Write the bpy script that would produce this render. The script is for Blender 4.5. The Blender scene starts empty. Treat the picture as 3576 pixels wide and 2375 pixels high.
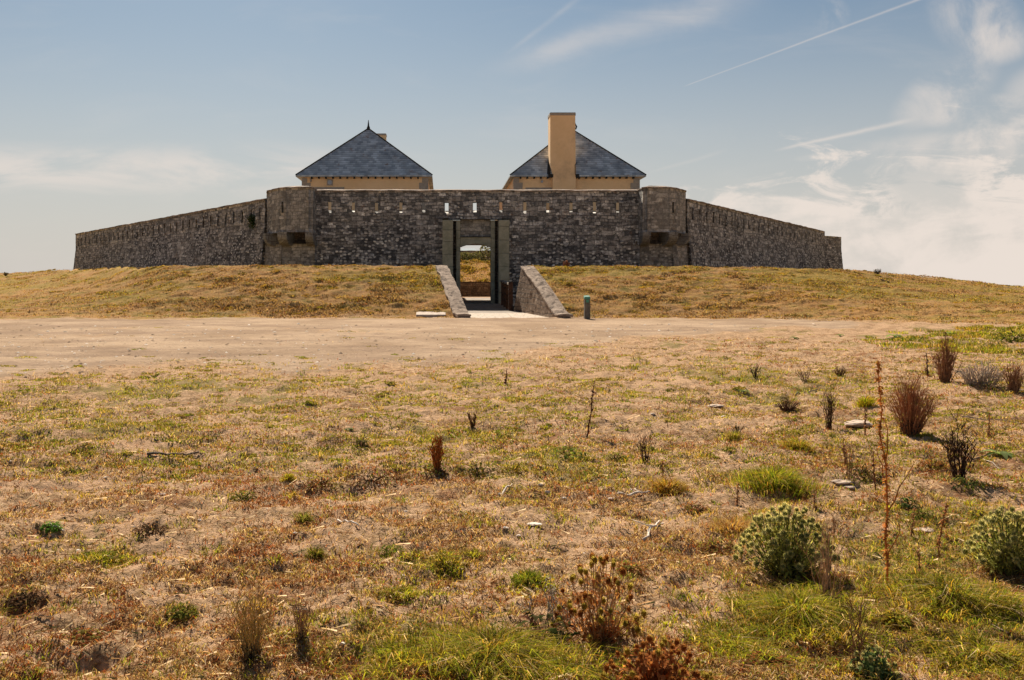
import bpy, math, random
import numpy as np
from mathutils import Vector

# ------------------------------------------------------------------ camera, sky, sun
S = bpy.context.scene
COL = S.collection
F, CX, HY = 3300.0, 1545.0, 1008.0       # focal length and vanishing point of the photograph (photo pixels)
cam_d = bpy.data.cameras.new('camera'); cam = bpy.data.objects.new('camera', cam_d); COL.objects.link(cam)
S.camera = cam
cam.location = (0, 0, 0); cam.rotation_euler = (math.radians(90), 0, 0)
cam_d.sensor_width = 36; cam_d.lens = F/3576*36
cam_d.shift_x = (1788-CX)/3576; cam_d.shift_y = (HY-1187.5)/3576
cam_d.clip_start = 0.05; cam_d.clip_end = 6000

SUN_EL, SUN_AZ = math.radians(41), math.radians(-13)      # azimuth measured from +Y towards +X
sun_d = bpy.data.lights.new('sun', 'SUN'); sun = bpy.data.objects.new('sun', sun_d); COL.objects.link(sun)
sun_d.energy = 5.0; sun_d.angle = math.radians(0.5); sun_d.color = (1.0, 0.885, 0.72)
sdir = Vector((math.sin(SUN_AZ)*math.cos(SUN_EL), math.cos(SUN_AZ)*math.cos(SUN_EL), math.sin(SUN_EL)))
sun.rotation_euler = sdir.to_track_quat('Z', 'Y').to_euler()
sun.location = sdir*100

S.view_settings.view_transform = 'Standard'; S.view_settings.look = 'None'
S.view_settings.gamma = 1; S.view_settings.use_curve_mapping = False
S.view_settings.exposure = 0.85
try:
    S.cycles.max_bounces = 6; S.cycles.diffuse_bounces = 3; S.cycles.transmission_bounces = 3
except Exception: pass

class NT:
    """tiny node-tree helper"""
    def __init__(s, tree): s.t = tree; s.n = tree.nodes; s.l = tree.links
    def node(s, typ, **kw):
        n = s.n.new(typ)
        for k, v in kw.items(): setattr(n, k, v)
        return n
    def put(s, sock, v):
        if hasattr(v, 'is_linked') or isinstance(v, bpy.types.NodeSocket): s.l.new(v, sock)
        elif isinstance(v, (tuple, list)) and len(v) == 3 and sock.type == 'RGBA': sock.default_value = (*v, 1)
        else: sock.default_value = v
    def m(s, op, a, b=None, c=None, clamp=False):
        n = s.node('ShaderNodeMath', operation=op); n.use_clamp = clamp
        s.put(n.inputs[0], a)
        if b is not None: s.put(n.inputs[1], b)
        if c is not None: s.put(n.inputs[2], c)
        return n.outputs[0]
    def vm(s, op, a, b=None, out=0):
        n = s.node('ShaderNodeVectorMath', operation=op); s.put(n.inputs[0], a)
        if b is not None:
            if op == 'SCALE': s.put(n.inputs[3], b)
            else: s.put(n.inputs[1], b)
        return n.outputs[out]
    def mix(s, f, a, b, mode='MIX'):
        n = s.node('ShaderNodeMix', data_type='RGBA', blend_type=mode)
        s.put(n.inputs[0], f); s.put(n.inputs[6], a); s.put(n.inputs[7], b)
        return n.outputs[2]
    def noise(s, vec, scale, detail=4, rough=0.55, dist=0.0, out=0):
        n = s.node('ShaderNodeTexNoise'); s.put(n.inputs['Vector'], vec)
        n.inputs['Scale'].default_value = scale; n.inputs['Detail'].default_value = detail
        n.inputs['Roughness'].default_value = rough; n.inputs['Distortion'].default_value = dist
        return n.outputs[out]
    def step(s, v, a, b):      # smooth 0..1 between a and b (b may be smaller than a)
        n = s.node('ShaderNodeMapRange', interpolation_type='SMOOTHSTEP')
        s.put(n.inputs[0], v)
        if a <= b: n.inputs[1].default_value, n.inputs[2].default_value, n.inputs[3].default_value, n.inputs[4].default_value = a, b, 0, 1
        else: n.inputs[1].default_value, n.inputs[2].default_value, n.inputs[3].default_value, n.inputs[4].default_value = b, a, 1, 0
        return n.outputs[0]
    def ramp(s, v, pts):
        n = s.node('ShaderNodeValToRGB'); s.put(n.inputs[0], v); e = n.color_ramp.elements
        while len(e) < len(pts): e.new(0.5)
        for i, (p, c) in enumerate(pts): e[i].position = p; e[i].color = (*c, 1)
        return n.outputs[0]

def lin(r, g, b):
    f = lambda c: (c/255/12.92) if c/255 <= 0.04045 else ((c/255+0.055)/1.055)**2.4
    return (f(r), f(g), f(b))

# world: physical sky, with thin cirrus, trails and haze laid over it by direction
w = bpy.data.worlds.new('World'); S.world = w; w.use_nodes = True
N = NT(w.node_tree); N.n.clear()
sky = N.node('ShaderNodeTexSky', sky_type='NISHITA'); sky.sun_disc = False
sky.sun_elevation = SUN_EL; sky.sun_rotation = SUN_AZ; sky.altitude = 0; sky.air_density = 1.0; sky.dust_density = 0.6; sky.ozone_density = 2.0
SKY_STR = 0.0355
tc = N.node('ShaderNodeTexCoord'); gen = tc.outputs['Generated']
sx = N.node('ShaderNodeSeparateXYZ'); N.put(sx.inputs[0], gen)
yy = N.m('MAXIMUM', sx.outputs[1], 0.02)
U = N.m('DIVIDE', sx.outputs[0], yy); V = N.m('DIVIDE', sx.outputs[2], yy)
front = N.step(sx.outputs[1], 0.1, 0.4)
el = sx.outputs[2]
cu = N.node('ShaderNodeCombineXYZ'); N.put(cu.inputs[0], U); N.put(cu.inputs[1], V); UV = cu.outputs[0]
px = lambda X: (X-CX)/F
py = lambda Y: (HY-Y)/F
base = N.vm('SCALE', sky.outputs[0], SKY_STR)
base = N.mix(1.0, base, (0.86, 0.95, 0.93), 'MULTIPLY')
# general whitening towards the horizon (warm sea haze)
hz = N.m('POWER', N.step(el, 0.37, -0.02), 1.22)
hz = N.m('MULTIPLY', hz, 0.97)
c = N.mix(hz, base, (0.345, 0.322, 0.300))
streak_map = N.node('ShaderNodeMapping'); N.put(streak_map.inputs[0], UV); streak_map.inputs['Rotation'].default_value = (0, 0, math.radians(-14)); streak_map.inputs['Scale'].default_value = (1.0, 4.0, 1)
SV = streak_map.outputs[0]
n_st = N.noise(SV, 5.0, 8, 0.6, 0.6); n_f = N.noise(UV, 14.0, 9, 0.62, 0.4)
flat_map = N.node('ShaderNodeMapping'); N.put(flat_map.inputs[0], UV); flat_map.inputs['Scale'].default_value = (1.0, 3.2, 1)
n_cl = N.noise(flat_map.outputs[0], 9.0, 10, 0.64, 0.8)
WHITE = (0.44, 0.395, 0.36)
def lay(col, mask, amt, white=WHITE):
    return N.mix(N.m('MULTIPLY', mask, amt, clamp=True), col, white)
# faint veil everywhere
veil = N.m('MULTIPLY', N.step(n_st, 0.48, 0.78), front)
c = lay(c, veil, 0.10)
# streaks low on the left
vm_ = N.m('MULTIPLY', N.step(V, py(720), py(600)), N.step(V, py(480), py(590)))
lf = N.m('MULTIPLY', N.step(U, px(1500), px(900)), N.m('MULTIPLY', vm_, N.step(n_st, 0.40, 0.62)))
c = lay(c, N.m('MULTIPLY', lf, front), 0.7)
# bright bank of cloud low on the right
edge = N.m('ADD', N.m('MULTIPLY', N.m('SUBTRACT', U, px(2350)), 0.135), py(690))
e2 = N.m('SUBTRACT', N.m('ADD', edge, N.m('MULTIPLY', N.m('SUBTRACT', n_cl, 0.48), 0.30)), V)
bank = N.m('MULTIPLY', N.step(e2, -0.012, 0.034), N.step(U, px(2200), px(2520)))
bank = N.m('MULTIPLY', bank, N.m('ADD', 0.30, N.m('MULTIPLY', N.step(N.m('ADD', N.m('MULTIPLY', n_f, 0.45), N.m('MULTIPLY', n_st, 0.55)), 0.38, 0.56), 0.70)))
c = lay(c, N.m('MULTIPLY', bank, front), 0.93, (0.465, 0.412, 0.370))
# cirrus patches top right
def blob(X, Y, rx, ry, a=0.0):
    dx = N.m('SUBTRACT', U, px(X)); dy = N.m('SUBTRACT', V, py(Y))
    ca, sa = math.cos(a), math.sin(a)
    p = N.m('ADD', N.m('MULTIPLY', dx, ca), N.m('MULTIPLY', dy, sa)); q = N.m('SUBTRACT', N.m('MULTIPLY', dy, ca), N.m('MULTIPLY', dx, sa))
    r = N.m('ADD', N.m('POWER', N.m('ABSOLUTE', N.m('MULTIPLY', p, F/rx)), 2.0), N.m('POWER', N.m('ABSOLUTE', N.m('MULTIPLY', q, F/ry)), 2.0))
    return N.step(r, 1.0, 0.0)
for X, Y, rx, ry, a, am in [(3400, 60, 190, 150, -0.3, .55), (3490, 150, 150, 90, 0.2, .6), (3300, 320, 240, 110, 0.55, .55), (3400, 390, 200, 60, 0.2, .55),
                            (3500, 460, 240, 70, 0.2, .7), (3350, 520, 420, 80, 0.05, .5), (2890, 60, 90, 80, 0.5, .5), (2870, 545, 120, 16, 0.12, .5),
                            (3620, 320, 150, 110, 0.4, .4)]:
    b = N.m('MULTIPLY', blob(X, Y, rx, ry, a), N.step(n_f, 0.36, 0.66))
    b = N.m('MULTIPLY', b, front)
    c = lay(c, b, am)
# vapour trails: soft line from a to b, widths w0 -> w1
def trail(c, x0, y0, x1, y1, w0, w1, am, rag=0.25, soft=60.0):
    dx, dy = x1-x0, y0-y1; L = math.hypot(dx, dy); ux, uy = dx/L, dy/L
    du = N.m('MULTIPLY', N.m('SUBTRACT', U, px(x0)), F); dv = N.m('MULTIPLY', N.m('SUBTRACT', V, py(y0)), F)
    s = N.m('ADD', N.m('MULTIPLY', du, ux), N.m('MULTIPLY', dv, uy)); q = N.m('SUBTRACT', N.m('MULTIPLY', dv, ux), N.m('MULTIPLY', du, uy))
    wd = N.m('ADD', w0, N.m('MULTIPLY', N.m('DIVIDE', s, L, clamp=True), w1-w0))
    q = N.m('ADD', q, N.m('MULTIPLY', N.m('SUBTRACT', n_f, 0.5), N.m('MULTIPLY', wd, 2.0)))
    g = N.m('POWER', 2.718, N.m('MULTIPLY', N.m('POWER', N.m('ABSOLUTE', N.m('DIVIDE', q, wd)), 2.0), -1.0))
    ends = N.m('MULTIPLY', N.step(s, -1.0, soft), N.step(s, L, L-soft))
    tex = N.m('ADD', 1-rag, N.m('MULTIPLY', N.step(n_st, 0.38, 0.62), rag))
    k = N.m('MULTIPLY', N.m('MULTIPLY', g, ends), N.m('MULTIPLY', tex, front))
    return lay(c, k, am)
c = trail(c, 2380, 305, 3500, -110, 1.6, 5.5, 0.34, 0.3, 40)
c = trail(c, 2690, 530, 3220, 408, 4.5, 9, 0.55, 0.35, 90)
c = trail(c, 1640, 262, 2750, -60, 26, 66, 0.36, 0.45, 300)
c = trail(c, 1740, 210, 2080, -50, 6, 12, 0.16, 0.5, 140)
c = trail(c, 2250, 608, 2560, 520, 4, 8, 0.20, 0.5, 90)
bg = N.node('ShaderNodeBackground'); N.put(bg.inputs[0], c); bg.inputs[1].default_value = 1.0
ow = N.node('ShaderNodeOutputWorld'); N.l.new(bg.outputs[0], ow.inputs[0])

# ------------------------------------------------------------------ helpers: objects and labels
def tag(o, label=None, cat=None, group=None, kind=None):
    if label: o['label'] = label
    if cat: o['category'] = cat
    if group: o['group'] = group
    if kind: o['kind'] = kind
    return o
def empty(name, loc, label, cat, group=None):
    o = bpy.data.objects.new(name, None); COL.objects.link(o); o.location = loc; o.empty_display_size = 0.2
    return tag(o, label, cat, group)
def link(name, me, mat, parent=None, smooth=False):
    o = bpy.data.objects.new(name, me); COL.objects.link(o)
    if mat: me.materials.append(mat)
    if parent is not None:
        o.parent = parent
        pl = Vector((0, 0, 0)); p = parent
        while p is not None: pl = pl + p.location; p = p.parent
        o.matrix_parent_inverse.identity()
        me.transform(__import__('mathutils').Matrix.Translation(-pl))   # meshes are built in world space
    if smooth: me.polygons.foreach_set('use_smooth', [True]*len(me.polygons))
    return o
def mesh_np(name, v, faces_list, cols=None, attrs=None, uv=None):
    """v (n,3); faces_list: list of (k, array(m,k)) ; fast mesh creation"""
    me = bpy.data.meshes.new(name); v = np.asarray(v, dtype=np.float32)
    me.vertices.add(len(v)); me.vertices.foreach_set('co', v.ravel())
    loops = np.concatenate([np.asarray(f, dtype=np.int32).ravel() for f in faces_list])
    tot = np.concatenate([np.full(len(f), f.shape[1], dtype=np.int32) for f in faces_list])
    me.loops.add(len(loops)); me.loops.foreach_set('vertex_index', loops)
    me.polygons.add(len(tot)); st = np.concatenate([[0], np.cumsum(tot)[:-1]]).astype(np.int32)
    me.polygons.foreach_set('loop_start', st); me.polygons.foreach_set('loop_total', tot)
    if cols is not None:
        a = me.color_attributes.new('Col', 'FLOAT_COLOR', 'POINT')
        cc = np.ones((len(v), 4), dtype=np.float32); cc[:, :3] = cols; a.data.foreach_set('color', cc.ravel())
    if attrs:
        for k, x in attrs.items():
            a = me.attributes.new(k, 'FLOAT', 'POINT'); a.data.foreach_set('value', np.asarray(x, dtype=np.float32))
    if uv is not None:
        l = me.uv_layers.new(name='UVMap'); l.data.foreach_set('uv', np.asarray(uv, dtype=np.float32)[loops].ravel())
    me.update(calc_edges=True); me.validate()
    return me

# numpy noise
def hsh(i, j, k=0):
    i = np.asarray(i).astype(np.int64); j = np.asarray(j).astype(np.int64)
    h = (i*374761393 + j*668265263 + int(k)*1442695041) & 0xffffffff
    h = ((h ^ (h >> 13))*1274126177) & 0xffffffff
    return ((h ^ (h >> 16)) & 0xffffff)/float(0xffffff)
def vnoise(x, y, k=0):
    x = np.asarray(x, dtype=float); y = np.asarray(y, dtype=float)
    i = np.floor(x); j = np.floor(y); fx = x-i; fy = y-j
    fx = fx*fx*(3-2*fx); fy = fy*fy*(3-2*fy)
    return (hsh(i, j, k)*(1-fx)+hsh(i+1, j, k)*fx)*(1-fy)+(hsh(i, j+1, k)*(1-fx)+hsh(i+1, j+1, k)*fx)*fy
def fbm(x, y, k=0, o=4, r=0.5):
    s = 0; a = 1; t = 0
    for q in range(o):
        s = s+a*vnoise(np.asarray(x)*2**q+17*q, np.asarray(y)*2**q+5*q, k+q); t += a; a *= r
    return s/t
def sstep(v, a, b):
    t = np.clip((v-a)/(b-a), 0, 1); return t*t*(3-2*t)

def W(X, Y, d):                       # photo pixel at a given distance -> world point
    return ((X-CX)*d/F, d, (HY-Y)*d/F)

# ------------------------------------------------------------------ terrain
def table(pts, smooth=70):
    xs = np.arange(-3000, 7001, 10.0); p = np.array(pts, float)
    ys = np.interp(xs, p[:, 0], p[:, 1]); k = np.hanning(int(smooth/5)*2+1); k /= k.sum()
    n = len(k)//2; ysp = np.concatenate([np.full(n, ys[0]), ys, np.full(n, ys[-1])])
    return xs, np.convolve(ysp, k, 'valid')
T_CY = table([(-2500, 1030), (-1200, 985), (-26, 957), (255, 941), (541, 932), (1000, 929), (1545, 930), (1850, 932), (2400, 932), (2836, 939), (3060, 948), (3300, 972), (3576, 1004), (4200, 1060)], 90)
T_CD = table([(-2500, 60), (-1200, 64), (-26, 70), (255, 60), (541, 47), (1000, 46), (2400, 46), (2836, 46.5), (3060, 49), (3300, 51), (3576, 50), (4200, 48)], 110)
T_TD = table([(-2500, 39), (0, 38.5), (1200, 39.2), (2400, 39), (3000, 36), (3576, 33.5), (4200, 32)], 140)
T_PL = table([(-2500, 15), (-300, 16.5), (700, 17.0), (1300, 17.8), (1700, 20), (2000, 23.5), (2600, 30.0), (3000, 33.8), (3100, 40), (3600, 60)], 80)
XL = lambda d: 1.12-0.138*(d-39)
XR = lambda d: 4.73-0.14*(d-39)
def ramp_z(d): return np.interp(d, [30, 39, 46, 55, 60, 64], [-1.30, -1.27, -1.14, -0.88, -0.72, -0.62])
def H0(x, d):
    x = np.asarray(x, float); d = np.asarray(d, float)
    X = CX+F*x/np.maximum(d, 22)
    dc = np.interp(X, *T_CD); zc = (HY-np.interp(X, *T_CY))*dc/F; dt = np.interp(X, *T_TD)
    base = -1.6+0.4*np.clip((d-5)/34, 0, 1)
    t = np.clip((d-dt)/(dc-dt), 0, 1); t = t*t/(t+0.10)*1.10; g = t*(1+0.22*(1-t)); g = g-0.10*np.exp(-(t*9)**2)*t*9*0.3
    z = base+(zc-base)*np.clip(g, 0, 1)
    e = d-dc
    inf = sstep(X, 215, 275)*(1-sstep(X, 2945, 3000))
    ditch = zc+(-1.55-zc)*sstep(e, 0.25, 2.6)
    out = zc-np.clip(e, 0, None)*0.05-np.clip(e, 0, 200)**2*0.0006
    out = np.maximum(out, -14)
    zb = inf*ditch+(1-inf)*out
    return np.where(e > 0, zb, z)
def masks(x, d):
    """path (bare sand) 0..1, mound 0..1, green patch 0..1, litter"""
    X = CX+F*x/np.maximum(d, 14)
    dt = np.interp(X, *T_TD); dl = np.interp(X, *T_PL)
    wv = (fbm(x*0.35, d*0.16, 3, 4)-0.5)
    lo = sstep(d+wv*11.0, dl-5.0, dl+3.0); hi = 1-sstep(d+wv*4.2+(fbm(x*2.1, d*2.1, 6, 3)-0.5)*1.6, dt-2.0, dt+0.5)
    path = lo*hi
    path = path*(1-0.75*sstep(fbm(x*0.55, d*0.45, 71, 5, .6), 0.50, 0.62)*np.exp(-((x+8)/9)**2-((d-29)/3.6)**2))
    # bare fringe around the ramp mouth
    path = np.maximum(path, (1-sstep(np.abs(x-2.9), 2.6, 4.6))*sstep(d, 36, 38)*(1-sstep(d, 38.9, 40)))
    mound = sstep(d+(fbm(x*1.3, d*1.3, 5, 4)-0.5)*3.5, dt-1.3, dt+0.9)
    gp = fbm(x*0.9+3, d*0.7, 11, 6, 0.68); green = sstep(gp, 0.50, 0.72)*0.7
    green = np.clip(green+0.55*sstep(x-0.16*d, 0.2, 2.2)*(1-sstep(d, 5.0, 6.3))*sstep(fbm(x*.9, d*.8, 31, 3), .35, .6), 0, 1)
    gmd = sstep(fbm(x*0.22+9, d*0.75, 13, 5, .62)+0.10*sstep(d, dt+3.5, dt+6)+0.12*np.exp(-((x-0.2)/2.0)**2)+0.10*np.exp(-((x-5.6)/1.8)**2), 0.545, 0.70)
    green = np.where(mound > 0.5, gmd, green)
    return path, mound, green
def H(x, d, fine=True):
    x = np.asarray(x, float); d = np.asarray(d, float)
    z = H0(x, d)
    if fine:
        path, mound, green = masks(x, d)
        a = 1-0.6*path
        near = 1-sstep(d, 20, 34)
        z = z+a*(fbm(x*0.5, d*0.5, 21, 3)-0.5)*0.16*(1-0.45*mound)
        z = z+a*(fbm(x*2.1, d*2.1, 23, 3)-0.5)*(0.11+0.02*mound)
        z = z+a*near*(fbm(x*8, d*8, 25, 3)-0.5)*0.085
        z = z+a*near*(fbm(x*28, d*28, 27, 2)-0.5)*0.028
        z = z+mound*(fbm(x*3.6, d*3.6, 83, 3, .6)-0.5)*0.085
        z = z+mound*(np.clip(fbm(x*1.1, d*2.4, 29, 4)-0.55, 0, 1))*0.22
        z = z-path*(0.03*np.exp(-((d-(21.5+0.10*x+0.7*np.sin(x*.21)))/0.22)**2)+0.03*np.exp(-((d-(23.2+0.10*x+0.7*np.sin(x*.21)))/0.22)**2))
        z = z+path*(fbm(x*0.9, d*2.2, 81, 4)-0.5)*0.05
        # scrapes and burrows
        for hx, hd, r, dp in BURROWS: z = z-dp*np.exp(-(((x-hx)/r)**2+((d-hd)/(r*0.8))**2))
    # corridor of the ramp
    inr = (x > XL(d)-0.25) & (x < XR(d)+0.25) & (d > 39.0) & (d < 47.6)
    z = np.where(inr, np.minimum(z, ramp_z(d)-0.12), z)
    inb = (x > 0.2) & (x < 3.8) & (d >= 47.0) & (d < 56)
    z = np.where(inb, np.minimum(z, -1.5), z)
    return z
BURROWS = []
def G(X, Y, fine=True):               # where the view ray through a photo pixel meets the ground
    ds = np.concatenate([np.arange(2.5, 15, 0.02), np.arange(15, 60, 0.05)])
    xs = (X-CX)*ds/F; zs = H(xs, ds, fine)
    ray = (HY-Y)*ds/F; hit = np.where(zs >= ray)[0]
    i = hit[0] if len(hit) else len(ds)-1
    return float(xs[i]), float(ds[i]), float(zs[i])
for X, Y, r, dp in [(1240, 1715, .16, .09), (1590, 2022, .11, .06), (520, 1855, .15, .07), (195, 1700, .2, .08), (100, 2110, .12, .07), (1500, 1275, .3, .04), (250, 2290, .15, .06), (360, 2270, .1, .05)]:
    gx, gd, gz = G(X, Y, False); BURROWS.append((gx, gd, r, dp))

# ------------------------------------------------------------------ materials
def new_mat(name):
    m = bpy.data.materials.new(name); m.use_nodes = True; n = NT(m.node_tree); n.n.clear()
    o = n.node('ShaderNodeOutputMaterial'); return m, n, o
def bsdf(n, o, col, rough=0.9, normal=None, spec=0.2, metal=0.0):
    b = n.node('ShaderNodeBsdfPrincipled'); n.put(b.inputs['Base Color'], col); n.put(b.inputs['Roughness'], rough)
    b.inputs['Specular IOR Level'].default_value = spec; b.inputs['Metallic'].default_value = metal
    if normal is not None: n.l.new(normal, b.inputs['Normal'])
    n.l.new(b.outputs[0], o.inputs[0]); return b
def bump(n, h, strength, dist):
    b = n.node('ShaderNodeBump'); b.inputs['Strength'].default_value = strength; b.inputs['Distance'].default_value = dist
    n.put(b.inputs['Height'], h); return b.outputs[0]
def geo_pos(n): return n.node('ShaderNodeNewGeometry').outputs['Position']
def attr(n, name, out='Fac'):
    a = n.node('ShaderNodeAttribute'); a.attribute_name = name; return a.outputs[out]

def mat_masonry(name, bw=0.36, bh=0.17, dark=(0.08, 0.074, 0.07), mid=(0.25, 0.23, 0.205), light=(0.5, 0.48, 0.44), light_frac=0.25,
                mortar=(0.06, 0.055, 0.052), stain=0.7, rust=0.25, spots=0.8, bstr=0.9, sthr=0.0):
    """coursed rubble: distorted courses of unequal stones, round pale stones where the wall is dark, damp stains, lichen"""
    m, n, o = new_mat(name)
    uv = n.node('ShaderNodeUVMap').outputs[0]; pos = geo_pos(n)
    wob = n.vm('SUBTRACT', n.noise(uv, 2.1, 4, 0.65, 0, 1), (0.5, 0.5, 0.5))
    wob2 = n.vm('SUBTRACT', n.noise(uv, 0.5, 2, 0.5, 0, 1), (0.5, 0.5, 0.5))
    p = n.vm('ADD', uv, n.vm('ADD', n.vm('SCALE', wob, 0.13), n.vm('SCALE', wob2, 0.30)))
    def brick(vec, w_, h_, off, sq):
        b = n.node('ShaderNodeTexBrick'); n.put(b.inputs['Vector'], vec); b.offset = off; b.squash = sq; b.squash_frequency = 3; b.offset_frequency = 2
        b.inputs['Scale'].default_value = 1; b.inputs['Brick Width'].default_value = w_; b.inputs['Row Height'].default_value = h_
        b.inputs['Mortar Size'].default_value = 0.016; b.inputs['Mortar Smooth'].default_value = 0.6; b.inputs['Bias'].default_value = 0
        b.inputs['Color1'].default_value = (0, 0, 0, 1); b.inputs['Color2'].default_value = (1, 1, 1, 1); b.inputs['Mortar'].default_value = (0.3, 0.3, 0.3, 1)
        return b
    b1 = brick(p, bw, bh, 0.37, 0.62)
    b2 = brick(n.vm('ADD', p, (3.7, 0.05, 0)), bw*1.7, bh*1.55, 0.44, 0.7)
    zone = n.step(n.noise(uv, 0.55, 5, 0.7, 0.3), 0.50, 0.54)
    rnd = n.mix(zone, b1.outputs[0], b2.outputs[0]); mort = n.m('ADD', n.m('MULTIPLY', b1.outputs[1], n.m('SUBTRACT', 1.0, zone)), n.m('MULTIPLY', b2.outputs[1], zone))
    fine = n.noise(pos, 9.0, 6, 0.7); big = n.noise(pos, 0.30, 4, 0.6, 0.4); med = n.noise(pos, 1.3, 5, 0.65); patch = n.noise(uv, 3.4, 4, 0.7)
    v = n.m('ADD', n.m('MULTIPLY', rnd, 0.62), n.m('MULTIPLY', n.m('SUBTRACT', patch, 0.5), 1.3))
    stone = n.mix(n.step(v, 0.0, 0.62), dark, mid)
    stone = n.mix(n.step(v, 0.66-light_frac*0.4, 0.95-light_frac*0.4), stone, light)
    stone = n.mix(n.m('MULTIPLY', n.step(n.noise(pos, 2.3, 4, 0.6), 0.60, 0.70), rust), stone, (0.24, 0.125, 0.065))
    col = n.mix(n.m('MULTIPLY', mort, 0.85), stone, mortar)
    # damp dark skin low down and in patches
    sz_ = n.node('ShaderNodeSeparateXYZ'); n.put(sz_.inputs[0], pos)
    st = n.step(n.m('ADD', n.m('ADD', n.m('MULTIPLY', big, 0.55), n.m('MULTIPLY', med, 0.45)), n.m('MULTIPLY', n.m('SUBTRACT', sz_.outputs[2], 3.5), 0.030)), 0.55+sthr, 0.40+sthr)
    col = n.mix(n.m('MULTIPLY', st, stain), col, n.mix(1.0, col, (0.33, 0.36, 0.42), 'MULTIPLY'))
    # pale round stones
    pv = n.vm('MULTIPLY', p, (4.3, 6.4, 1.0))
    vo = n.node('ShaderNodeTexVoronoi', feature='F1', voronoi_dimensions='2D'); n.put(vo.inputs['Vector'], pv); vo.inputs['Scale'].default_value = 1; vo.inputs['Randomness'].default_value = 1
    cs = n.node('ShaderNodeSeparateColor'); n.put(cs.inputs[0], vo.outputs['Color'])
    sp = n.m('MULTIPLY', n.step(n.m('ADD', vo.outputs['Distance'], n.m('MULTIPLY', n.m('SUBTRACT', fine, 0.5), 0.35)), 0.46, 0.26), n.step(n.m('ADD', cs.outputs[0], n.m('MULTIPLY', st, 0.16)), 0.62, 0.80))
    col = n.mix(n.m('MULTIPLY', sp, n.m('MULTIPLY', n.m('ADD', 0.30, n.m('MULTIPLY', st, 0.70)), spots)), col, n.mix(cs.outputs[1], mid, light))
    lich = n.m('MULTIPLY', n.step(n.noise(pos, 13.0, 4, 0.7), 0.60, 0.67), n.step(med, 0.45, 0.60))
    col = n.mix(n.m('MULTIPLY', lich, 0.5), col, light)
    col = n.mix(1.0, col, n.ramp(fine, [(0.25, (0.6,)*3), (0.75, (1.4,)*3)]), 'MULTIPLY')
    h = n.m('ADD', n.m('MULTIPLY', mort, -1.0), n.m('MULTIPLY', fine, 0.5)); h = n.m('ADD', h, n.m('MULTIPLY', rnd, 0.4)); h = n.m('ADD', h, n.m('MULTIPLY', sp, 0.5))
    bsdf(n, o, col, 0.95, bump(n, h, bstr, 0.05), 0.1)
    return m
M = {}
M['rubble'] = mat_masonry('rubble_granite', bw=0.40, bh=0.185, dark=(0.105, 0.108, 0.112), mid=(0.37, 0.36, 0.35), light=(0.88, 0.88, 0.86), light_frac=0.36, mortar=(0.09, 0.092, 0.098), rust=0.35)
M['rubble_side'] = mat_masonry('rubble_side', bw=0.42, bh=0.2, dark=(0.12, 0.12, 0.122), mid=(0.40, 0.385, 0.365), light=(0.82, 0.81, 0.78), light_frac=0.36, mortar=(0.09, 0.092, 0.097), stain=0.72, rust=0.35, spots=1.0)
M['ashlar'] = mat_masonry('dressed_granite', bw=0.6, bh=0.34, dark=(0.16, 0.158, 0.155), mid=(0.24, 0.237, 0.23), light=(0.32, 0.31, 0.30), stain=0.3, spots=0.1, bstr=0.35)
M['corner'] = mat_masonry('corner_masonry', bw=0.42, bh=0.2, dark=(0.17, 0.167, 0.16), mid=(0.37, 0.355, 0.33), light=(0.62, 0.61, 0.58), light_frac=0.2, mortar=(0.15, 0.147, 0.14), stain=0.6, spots=0.45, bstr=0.5, sthr=-0.04)
M['inner'] = mat_masonry('inner_masonry', dark=(0.14, 0.11, 0.09), mid=(0.27, 0.22, 0.18), light=(0.42, 0.36, 0.31), stain=0.2, spots=0.2)
M['retaining'] = mat_masonry('retaining_masonry', bw=0.4, bh=0.22, dark=(0.26, 0.175, 0.12), mid=(0.42, 0.30, 0.21), light=(0.55, 0.43, 0.33), stain=0.45, rust=0.9, spots=0.2)

def simple(name, c1, c2, scale=3.0, rough=0.9, bs=0.3, bd=0.02, detail=6, lo=0.35, hi=0.65, spec=0.2, c3=None, s3=0.8, t3=(0.58, 0.7)):
    m, n, o = new_mat(name); pos = geo_pos(n)
    f = n.noise(pos, scale, detail, 0.6); g = n.noise(pos, scale*7, 5, 0.6)
    col = n.mix(n.step(n.m('ADD', n.m('MULTIPLY', f, 0.7), n.m('MULTIPLY', g, 0.3)), lo, hi), c1, c2)
    if c3: col = n.mix(n.step(n.noise(pos, s3, 6, 0.65), *t3), col, c3)
    bsdf(n, o, col, rough, bump(n, g, bs, bd), spec); return m
M['coping'] = simple('coping_stone', (0.16, 0.125, 0.105), (0.44, 0.34, 0.28), 3.5, c3=(0.11, 0.09, 0.075), s3=1.4, t3=(0.48, 0.6), bs=0.8)
M['coping_lit'] = simple('worn_lit_ramp_coping', (0.27, 0.195, 0.145), (0.46, 0.35, 0.27), 4.0, c3=(0.13, 0.09, 0.065), s3=3.4, t3=(0.5, 0.6), bs=1.0, bd=0.06)  # sunlit paleness of the ramp wall tops painted into the stone; dark cracks are real
M['granite'] = simple('gate_granite', (0.22, 0.23, 0.18), (0.36, 0.355, 0.285), 1.6, c3=(0.20, 0.12, 0.06), s3=1.1, t3=(0.62, 0.74), bs=0.5)
M['granite_warm'] = simple('panel_granite', (0.22, 0.18, 0.14), (0.32, 0.27, 0.21), 2.0, c3=(0.24, 0.12, 0.05), s3=1.7, t3=(0.56, 0.68), bs=0.5)
M['render'] = simple('ochre_render', (0.80, 0.53, 0.28), (0.88, 0.60, 0.34), 0.7, bs=0.12, lo=0.3, hi=0.7, c3=(0.60, 0.40, 0.23), s3=0.55, t3=(0.50, 0.72))
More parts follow.
